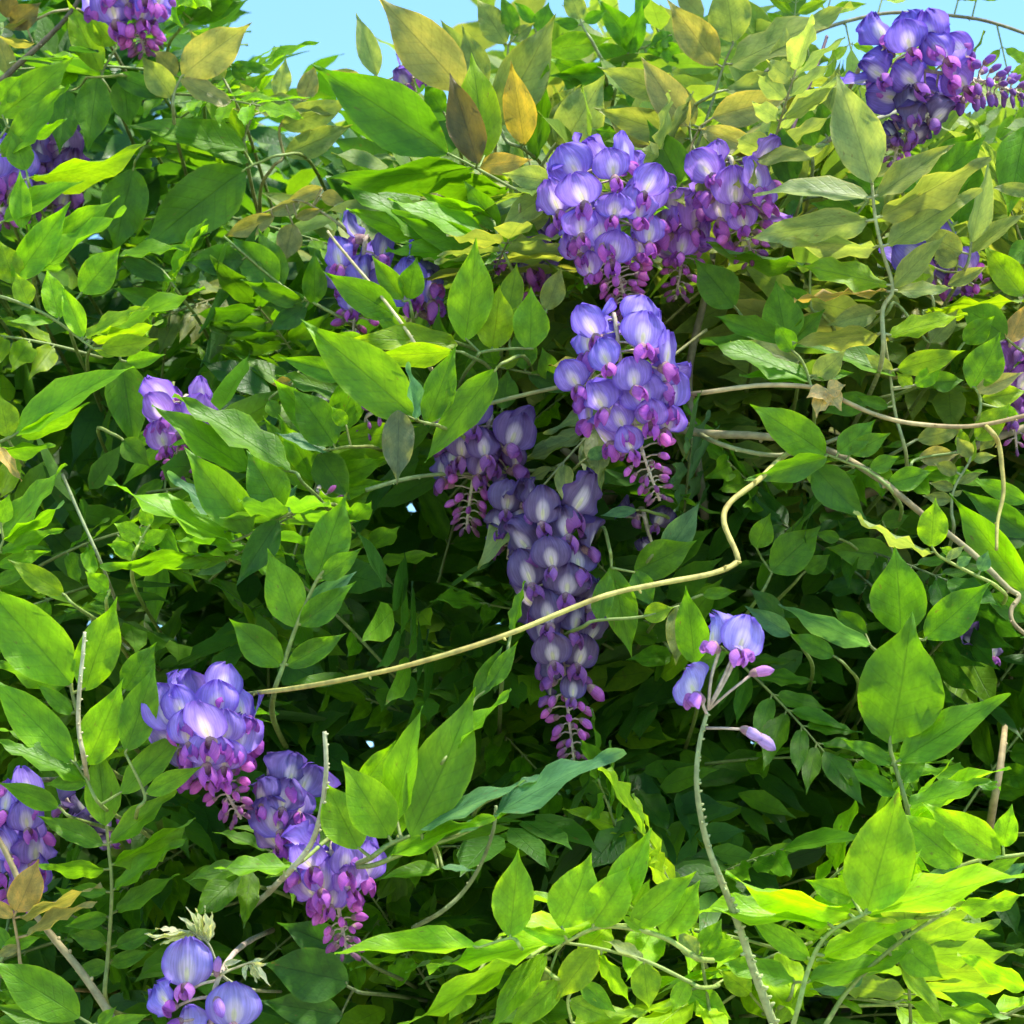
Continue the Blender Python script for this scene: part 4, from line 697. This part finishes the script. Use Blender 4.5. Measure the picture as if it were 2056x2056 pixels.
raceme("dusky mauve cluster in shade behind light green leaflets", [(100, 285), (105, 340), (100, 390), (90, 460)], -.03, 130, 12, 9, .75, mixt(FADED_SHADE, PINK, .4), 76, .2)
raceme("small pink mauve cluster behind the glossy arching leaf", [(345, 755), (342, 800), (335, 850), (330, 905)], .04, 165, 11, 12, .6, mixt(PINK, VIO, .3), 76)
raceme("bluish violet cluster hidden behind mid green leaflets", [(690, 450), (680, 520), (670, 590), (665, 650)], .03, 140, 9, 9, .78, mixt(VIO, BLUE, .3), 74, .15)
raceme("pair of open blue violet flowers above the three glossy leaflets", [(800, 520), (795, 560), (785, 600)], .06, 110, 7, 0, .95, BLUE, 80, .1)
raceme("shadowed violet cluster beside the tallest one behind olive tips", [(985, 445), (990, 490), (1000, 540), (1010, 590)], .02, 135, 10, 12, .66, mixt(FADED_SHADE, VIO, .5), 76)
raceme("shaded round violet cluster under the broad drooping blade", [(925, 790), (905, 850), (890, 920), (880, 1000)], .02, 205, 18, 22, .58, mixt(FADED_SHADE, VIO, .25), 80, .2)
raceme("long dim violet cluster hanging deepest in the shade", [(1040, 950), (1050, 1045), (1058, 1150), (1066, 1290), (1085, 1450)], .02, 185, 27, 26, .74, mixt(FADED_SHADE, VIO, .0), 84, .35)
raceme("small dim flower remnant beside the long shaded cluster", [(975, 935), (965, 990), (958, 1055)], .02, 95, 10, 0, .95, FADED_SHADE, 66, .5)
raceme("lilac white cluster with pale hearted petals above the tendril's end", [(375, 1315), (388, 1365), (400, 1420), (425, 1490), (455, 1545)], .13, 205, 25, 24, .62, mixt(VIO, (0.50, 0.36, 0.76), .35), 86)
raceme("withered violet cluster crumpled behind the bumpy bare stalk", [(520, 1470), (535, 1530), (550, 1580), (570, 1630)], .09, 140, 14, 0, .95, mixt(VIO, FADED_SHADE, .4), 76, .75)
raceme("lowest violet cluster ending in bright pink buds", [(625, 1600), (630, 1660), (640, 1720), (655, 1800)], .12, 185, 14, 22, .56, VIO, 84, .15)
raceme("blue violet cluster with round petals behind the tan young leaf", [(25, 1500), (25, 1560), (30, 1630), (40, 1720)], .12, 155, 15, 4, .9, mixt(VIO, BLUE, .4), 84)
raceme("dark shrivelled flower remnant behind the neat pinnate leaf", [(120, 1500), (150, 1545), (190, 1575), (250, 1570)], .04, 70, 6, 4, .9, FADED_SHADE, 50, 1.0)
raceme("violet flowers glimpsed between olive leaflets beside the narrow olive leaf", [(1720, 470), (1790, 510), (1850, 545)], .03, 130, 12, 3, .9, mixt(VIO, BLUE, .4), 74, .2)
raceme("dark red purple flowers behind the broad yellow green leaf", [(1905, 640), (1912, 720), (1915, 800), (1918, 850)], .04, 70, 8, 5, .8, (0.34, 0.09, 0.42), 66, .3)
raceme("single violet bloom peeking out behind the wide dark leaflet", [(770, 120), (778, 150), (785, 175)], .02, 60, 3, 0, .9, VIO, 56, .2)
raceme("tiny dim blue remnant under the blue sheened leaf", [(1215, 970), (1225, 1010), (1235, 1040)], .0, 40, 3, 0, .9, FADED_SHADE, 46, .7)
raceme("tiny pale withered flower by the hooked branch end", [(1850, 1205), (1855, 1230), (1860, 1250)], .02, 30, 2, 0, .9, FADED_SHADE, 44, 1.0)
raceme("spent cluster of blackish buds beside the grey hanging leaflet", [(745, 765), (715, 775), (690, 790), (700, 830)], .06, 50, 0, 9, .1, MAR, 60, 0, .1, True)
raceme("scrap of pink buds among shaded leaves beside the dark hollow", [(600, 925), (615, 938), (635, 945)], .03, 40, 0, 5, .1, PINK, 60, 0, .1)

# the two loose clusters, flower by flower
def loose(label, anchor, doff, stem, flowers, buds):
    """flowers: stalk start, calyx, facing, up, size, colour, pouch, withered"""
    d = d0(anchor[0] * FP, min(1, anchor[1] * FP)) - doff; px = 2 * HALF * d * FP
    q = lambda p, dd=0: P(p[0] * FP, p[1] * FP, d + dd)
    a = q(anchor); root = empty("flower_cluster", a); tag(root, label, "flower cluster"); V, F = [], []
    if stem:
        cp = catmull([q(p, p[2] if len(p) > 2 else 0) for p in stem], 5 * len(stem)); tube(V, F, [p - a for p in cp], .0019, 6, True, .12)
    for s_, e, f, u, sz, tn, po, wi in flowers:
        f = Vector(f); b = q(e, -.006); add_flower(root, a, b, f, Vector(u), sz * px, tn, po, wi)
        tube(V, F, [p - a for p in catmull([q(s_), q(s_).lerp(b, .5) + Vector((0, -.001, .001)), b - f.normalized() * sz * px * .18], 6)], [.0011] * 7, 5)
    for s_, e, dv, ln, c in buds:
        b = q(e, -.006); add_bud(root, a, b, Vector(dv), ln * px, c, .8); tube(V, F, [p - a for p in (q(s_), q(s_).lerp(b, .5), b + Vector(dv).normalized() * .002)], [.0010, .0009, .0009], 5)
    add("stem", mesh_from("stem", V, F, M_RSTEM), root)
LIL, PCH = (0.44, 0.34, 0.84), (0.56, 0.17, 0.62)
loose("few loose lilac flowers left at the end of the bumpy bare stalk", (1334, 1345), .19, None,
      [((1336, 1340), (1348, 1222), (-.60, -.55, .15), (-.30, 0, 1), 82, LIL, PCH, True), ((1340, 1330), (1388, 1238), (.25, -.9, -.1), (.20, 0, 1), 88, LIL, PCH, False), ((1338, 1336), (1400, 1236), (.75, -.6, .1), (.55, 0, .8), 66, LIL, PCH, True), ((1335, 1350), (1318, 1318), (-.70, -.65, .0), (-.45, 0, 1), 88, LIL, PCH, False)],
      [((1338, 1338), (1415, 1272), (.9, -.2, .25), 46, (0.60, 0.24, 0.62)), ((1332, 1374), (1398, 1374), (.9, -.2, -.4), 46, (0.50, 0.34, 0.70)), ((1398, 1374), (1420, 1385), (.9, -.1, -.5), 52, (0.48, 0.32, 0.66))])
loose("sparse cluster of a few big lilac flowers under the feathery shoot", (400, 1880), .17, [(540, 1745, .5), (480, 1770, .2), (440, 1800, .04), (415, 1840), (402, 1880), (398, 1930), (396, 1990)],
      [((410, 1850), (352, 1868), (-.10, -.95, -.05), (.05, 0, 1), 96, LIL, PCH, False), ((402, 1880), (325, 1898), (-.55, -.75, -.05), (-.9, 0, .5), 80, (0.36, 0.26, 0.84), (0.50, 0.08, 0.60), False), ((400, 1900), (440, 1942), (.15, -.95, -.1), (.1, 0, 1), 92, LIL, PCH, False), ((398, 1940), (360, 1960), (-.4, -.8, .0), (-.2, 0, 1), 80, LIL, PCH, False)],
      [((412, 1845), (408, 1842), (.1, -.4, .8), 42, (0.50, 0.22, 0.66)), ((402, 1890), (405, 1880), (.35, -.5, -.6), 52, (0.42, 0.20, 0.72)), ((398, 1920), (345, 1925), (-.6, -.6, -.3), 46, (0.34, 0.05, 0.48)), ((398, 1930), (370, 1945), (-.4, -.8, -.2), 40, (0.66, 0.16, 0.60))])

# ---------------------------------------------------------------- leaves hanging from the arching stem
def spray(label, base, tdir, nrm, length, pairs, lw, col, group, droop=.35, small=1.0, rad=.0010):
    """a compound leaf grown from base along tdir, its leaflets facing nrm"""
    tdir = tdir.normalized(); nrm = (nrm - tdir * nrm.dot(tdir)).normalized(); sd_ = tdir.cross(nrm)
    root = empty("compound_leaf", base); tag(root, label, "leaf", group)
    pts = [base + tdir * (length * s) + Vector((0, 0, -1)) * droop * length * s * s * .45 for s in (0, .25, .5, .75, 1)]
    cp = catmull(pts, 16); extra = []; n = len(cp) - 1
    def put(b, ax, nn, L, W):
        add("leaflet", LEAF_ME[rng.randrange(len(LEAF_ME))], root, frame(ax, nn, b - base, (L, W, L * .55)), jit(COL[col] if isinstance(col, str) else col, .2))
    for k in range(pairs):
        s = lerp(.30, .97, k / max(1, pairs - 1)); p = cp[int(s * n)]; td = (cp[min(n, int(s * n) + 1)] - cp[max(0, int(s * n) - 1)]).normalized()
        for sg in (-1, 1):
            if rng.random() < .06: continue
            an = R(rng.uniform(48, 74)) - .25 * s; ax = td * math.cos(an) + sd_ * sg * math.sin(an) - Vector((0, 0, 1)) * droop * rng.uniform(.4, .75) + nrm * rng.uniform(-.08, .12)
            L = lw * rng.uniform(.82, 1.12) * (1 - .18 * abs(s - .65)) * small; b = p + ax.normalized() * .003; extra.append((p, b + ax.normalized() * .002))
            put(b, ax, nrm + sd_ * sg * rng.uniform(-.1, .35) + Vector((rng.uniform(-.13, .13), rng.uniform(-.13, .13), rng.uniform(-.13, .13))), L, L * rng.uniform(.28, .37))
    td = (cp[-1] - cp[-2]).normalized(); put(cp[-1], td - Vector((0, 0, 1)) * droop * .3, nrm, lw * 1.1 * small, lw * .42 * small)
    add("leaf_stalk", stalk_mesh(pts, base, rad * 1.3, rad * .7, extra), root, None, jit(STALK.get(col, (0.20, 0.27, 0.07)) if isinstance(col, str) else (0.20, 0.27, 0.07), .1))
    return root
for t_, up_, ln_ in ((.30, -1, .07), (.39, 1, .05), (.47, -1, .05), (.55, -1, .05), (.63, 1, .05), (.70, 1, .06), (.77, -1, .07), (.24, 1, .06), (.86, -1, .07), (.12, 1, .05), (.18, -1, .06)):
    p_ = ARCH[int(t_ * (len(ARCH) - 1))]
    spray("small leaf hanging from the long stem that arches through the sky" if up_ < 0 else "small leaf rising from the long stem that arches through the sky", p_, Vector((rng.uniform(-.2, .3), rng.uniform(-.2, .2), up_)), Vector((rng.uniform(-.5, .5), -1, .3)), ln_ * 1.1, 4, .031, "yg", "leaves hanging from the arching stem" if up_ < 0 else "leaves rising from the arching stem", .1, 1.0, .0006)

# ---------------------------------------------------------------- the leaves between: countable, told apart only by their place
SKX = [-.6, 0, .15, .19, .25, .33, .38, .45, .55, .66, .74, .80, .90, 1.0, 1.6]
SKY = [-.28, -.12, -.03, .07, .17, .19, .17, .12, .08, .08, .10, .13, .15, .15, .12]
def skyline(x): return float(np.interp(x, SKX, SKY))
MARKS = [(1140, 430, "the tallest purple cluster"), (1200, 780, "the cluster below the tallest one"), (1790, 140, "the cluster lying sideways against the sky"), (250, 50, "the crown cluster beside the sky"), (60, 370, "the lilac cluster under light green leaflets"),
         (340, 820, "the small pink mauve cluster"), (690, 540, "the bluish hidden cluster"), (890, 900, "the shaded round cluster"), (1060, 1200, "the long dim cluster"), (390, 1400, "the lilac white cluster"), (640, 1700, "the lowest pink budded cluster"),
         (30, 1600, "the cluster behind the tan leaf"), (390, 1890, "the sparse big lilac flowers"), (1800, 520, "the flowers between olive leaflets"), (1370, 1250, "the lone flowers on the bare stalk"), (1600, 980, "the long brown branch"), (1720, 1330, "the two huge flat blades"),
         (1650, 1650, "the tall heart shaped lime leaflet"), (1150, 1800, "the row of toothed lime leaflets"), (1480, 1500, "the bumpy bare stalk"), (450, 620, "the shaded hollow under the crown"), (1600, 700, "the tan vine"), (300, 1100, "the single lime leaflets"), (760, 1330, "the long yellow tendril")]
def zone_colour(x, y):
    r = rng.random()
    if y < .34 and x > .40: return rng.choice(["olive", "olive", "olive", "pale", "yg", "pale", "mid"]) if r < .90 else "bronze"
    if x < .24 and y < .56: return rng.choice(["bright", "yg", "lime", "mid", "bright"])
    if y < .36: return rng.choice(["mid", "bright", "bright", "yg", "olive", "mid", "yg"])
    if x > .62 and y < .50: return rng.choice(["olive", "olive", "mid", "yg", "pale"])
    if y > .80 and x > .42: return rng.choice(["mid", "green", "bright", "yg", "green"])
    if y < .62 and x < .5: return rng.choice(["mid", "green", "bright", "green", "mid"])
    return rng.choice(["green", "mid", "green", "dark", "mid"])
cnt = 0
NX, NY = 12, 13
for iy in range(NY):
    for ix in range(NX):
        x = (ix + rng.uniform(.05, .95) - .0) / NX * 1.06 - .03; y = (iy + rng.uniform(.05, .95)) / NY * 1.06 - .02
        if y < skyline(x) + .085: continue
        dd = d0(x, min(1, max(0, y))) + (rng.uniform(.06, .25) if y > .36 else rng.uniform(.0, .18))
        if any(abs(x - cx_) < .07 and y0_ < y < y1_ for cx_, y0_, y1_ in ((.555, .42, .78), (.465, .40, .55), (.20, .64, .84), (.325, .78, .96))): dd += .09
        b = P(x, y, dd)
        up = rng.uniform(-.5, 1.0) if y > .3 else rng.uniform(.0, .9)
        if y < skyline(x) + .18: up = rng.uniform(-.3, .35)
        td = Vector((rng.uniform(-1, 1), rng.uniform(-.75, .0), up)); nr = Vector((rng.uniform(-.45, .45), -rng.uniform(.45, 1.0), rng.uniform(.35, 1.0)))
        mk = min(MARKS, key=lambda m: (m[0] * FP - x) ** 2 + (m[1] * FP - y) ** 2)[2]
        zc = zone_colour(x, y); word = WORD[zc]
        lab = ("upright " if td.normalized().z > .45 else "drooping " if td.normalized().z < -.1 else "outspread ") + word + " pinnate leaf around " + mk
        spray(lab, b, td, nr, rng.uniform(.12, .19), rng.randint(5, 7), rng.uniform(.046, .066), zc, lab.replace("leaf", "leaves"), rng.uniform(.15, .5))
        cnt += 1
for k_ in range(7):                               # more lime leaves under the toothed row
    x, y = rng.uniform(.46, 1.0), rng.uniform(.90, 1.03); b = P(x, y, d0(x, min(1, y)) + rng.uniform(-.05, .04))
    spray("sunlit lime pinnate leaf low among the toothed lime leaflets", b, Vector((rng.uniform(-1, 1), rng.uniform(-.7, -.1), rng.uniform(-.25, .45))), Vector((rng.uniform(-.3, .3), -.7, .9)), rng.uniform(.11, .16), rng.randint(4, 5), rng.uniform(.064, .078), rng.choice(["lime", "yg", "lime", "lime"]), "sunlit lime leaves low among the toothed leaflets", .3)
print("filler sprays", cnt)

# ---------------------------------------------------------------- the leaf mass behind, too many to count
def leaf_mass(n_spray, zone, mat):
    us = [0, .12, .34, .62, .85, 1.0]; base = []; 
    for s in range(5): base.append(leaflet_mesh(300 + s, 2, None, None, None, us))
    nvv = len(base[0][0]); Fb = np.array(base[0][1]); Ub = np.array(base[0][2]); VS = [np.array(b[0]) for b in base]
    Vs, Fs, Us = [], [], []; k = 0
    while k < n_spray:
        x = nrng.uniform(-.45, 1.45); y = nrng.uniform(-.35, 1.75); dep = nrng.beta(1.1, 1.5); far = k > n_spray * .56
        if far: dep = nrng.uniform(.85, 1.35)
        if y < skyline(x) + .035 + .03 * (1 - dep) + (.10 * nrng.random() if far else 0): continue
        if (y < .40 + .06 * math.sin(11 * x) and x > .40 + .05 * math.sin(9 * y)) != zone: continue
        d_ = d0(min(1, max(0, x)), min(1, max(0, y))) + .08 + .95 * dep; o = np.array(P(x, y, d_))
        td = Vector((nrng.uniform(-1, 1), nrng.uniform(-.9, .2), nrng.uniform(-.5, .8))).normalized(); nr = Vector((nrng.uniform(-.5, .5), -nrng.uniform(.2, 1.0), nrng.uniform(.3, 1.0))); nr = (nr - td * nr.dot(td)).normalized(); sd_ = td.cross(nr)
        ln = nrng.uniform(.09, .16); lw = nrng.uniform(.045, .065) * (1.5 if far else 1); prs = nrng.integers(3, 6)
        for q in range(prs * 2 + 1):
            s = .3 + .7 * (q // 2) / prs; sg = -1 if q % 2 else 1; an = nrng.uniform(.85, 1.25)
            ax = (td if q == prs * 2 else td * math.cos(an) + sd_ * sg * math.sin(an)) - Vector((0, 0, nrng.uniform(.05, .4)))
            n2 = nr + Vector(tuple(nrng.uniform(-.3, .3, 3))); L = lw * nrng.uniform(.8, 1.15)
            pos = Vector(o) + td * ln * s
            M = np.array(frame(ax, n2, pos, (L, L * nrng.uniform(.36, .46), L * .55))); v = VS[nrng.integers(5)]
            Vs.append(v @ M[:3, :3].T + M[:3, 3]); Fs.append(Fb + len(Us) * nvv); Us.append(Ub)
        k += 1
    V = np.concatenate(Vs); F = np.concatenate(Fs); U = np.concatenate(Us)
    me = bpy.data.meshes.new("foliage"); me.vertices.add(len(V)); me.vertices.foreach_set("co", V.astype(np.float32).ravel()); me.loops.add(F.size); me.loops.foreach_set("vertex_index", F.astype(np.int32).ravel())
    me.polygons.add(len(F)); me.polygons.foreach_set("loop_start", np.arange(0, F.size, 4, dtype=np.int32)); me.polygons.foreach_set("use_smooth", np.ones(len(F), bool))
    me.update(calc_edges=True); ul = me.uv_layers.new(name="UVMap"); ul.data.foreach_set("uv", U[F.ravel()].astype(np.float32).ravel()); me.materials.append(mat); me.validate()
    return me
tag(add("foliage", leaf_mass(5600, False, M_FOL), None), "dense mass of deep green leaves filling the depth of the hedge", "foliage", kind="stuff")
tag(add("foliage", leaf_mass(1700, True, M_FOL2), None), "dense mass of olive new leaves along the crown of the hedge", "foliage", kind="stuff")
print("objects", len(bpy.data.objects))
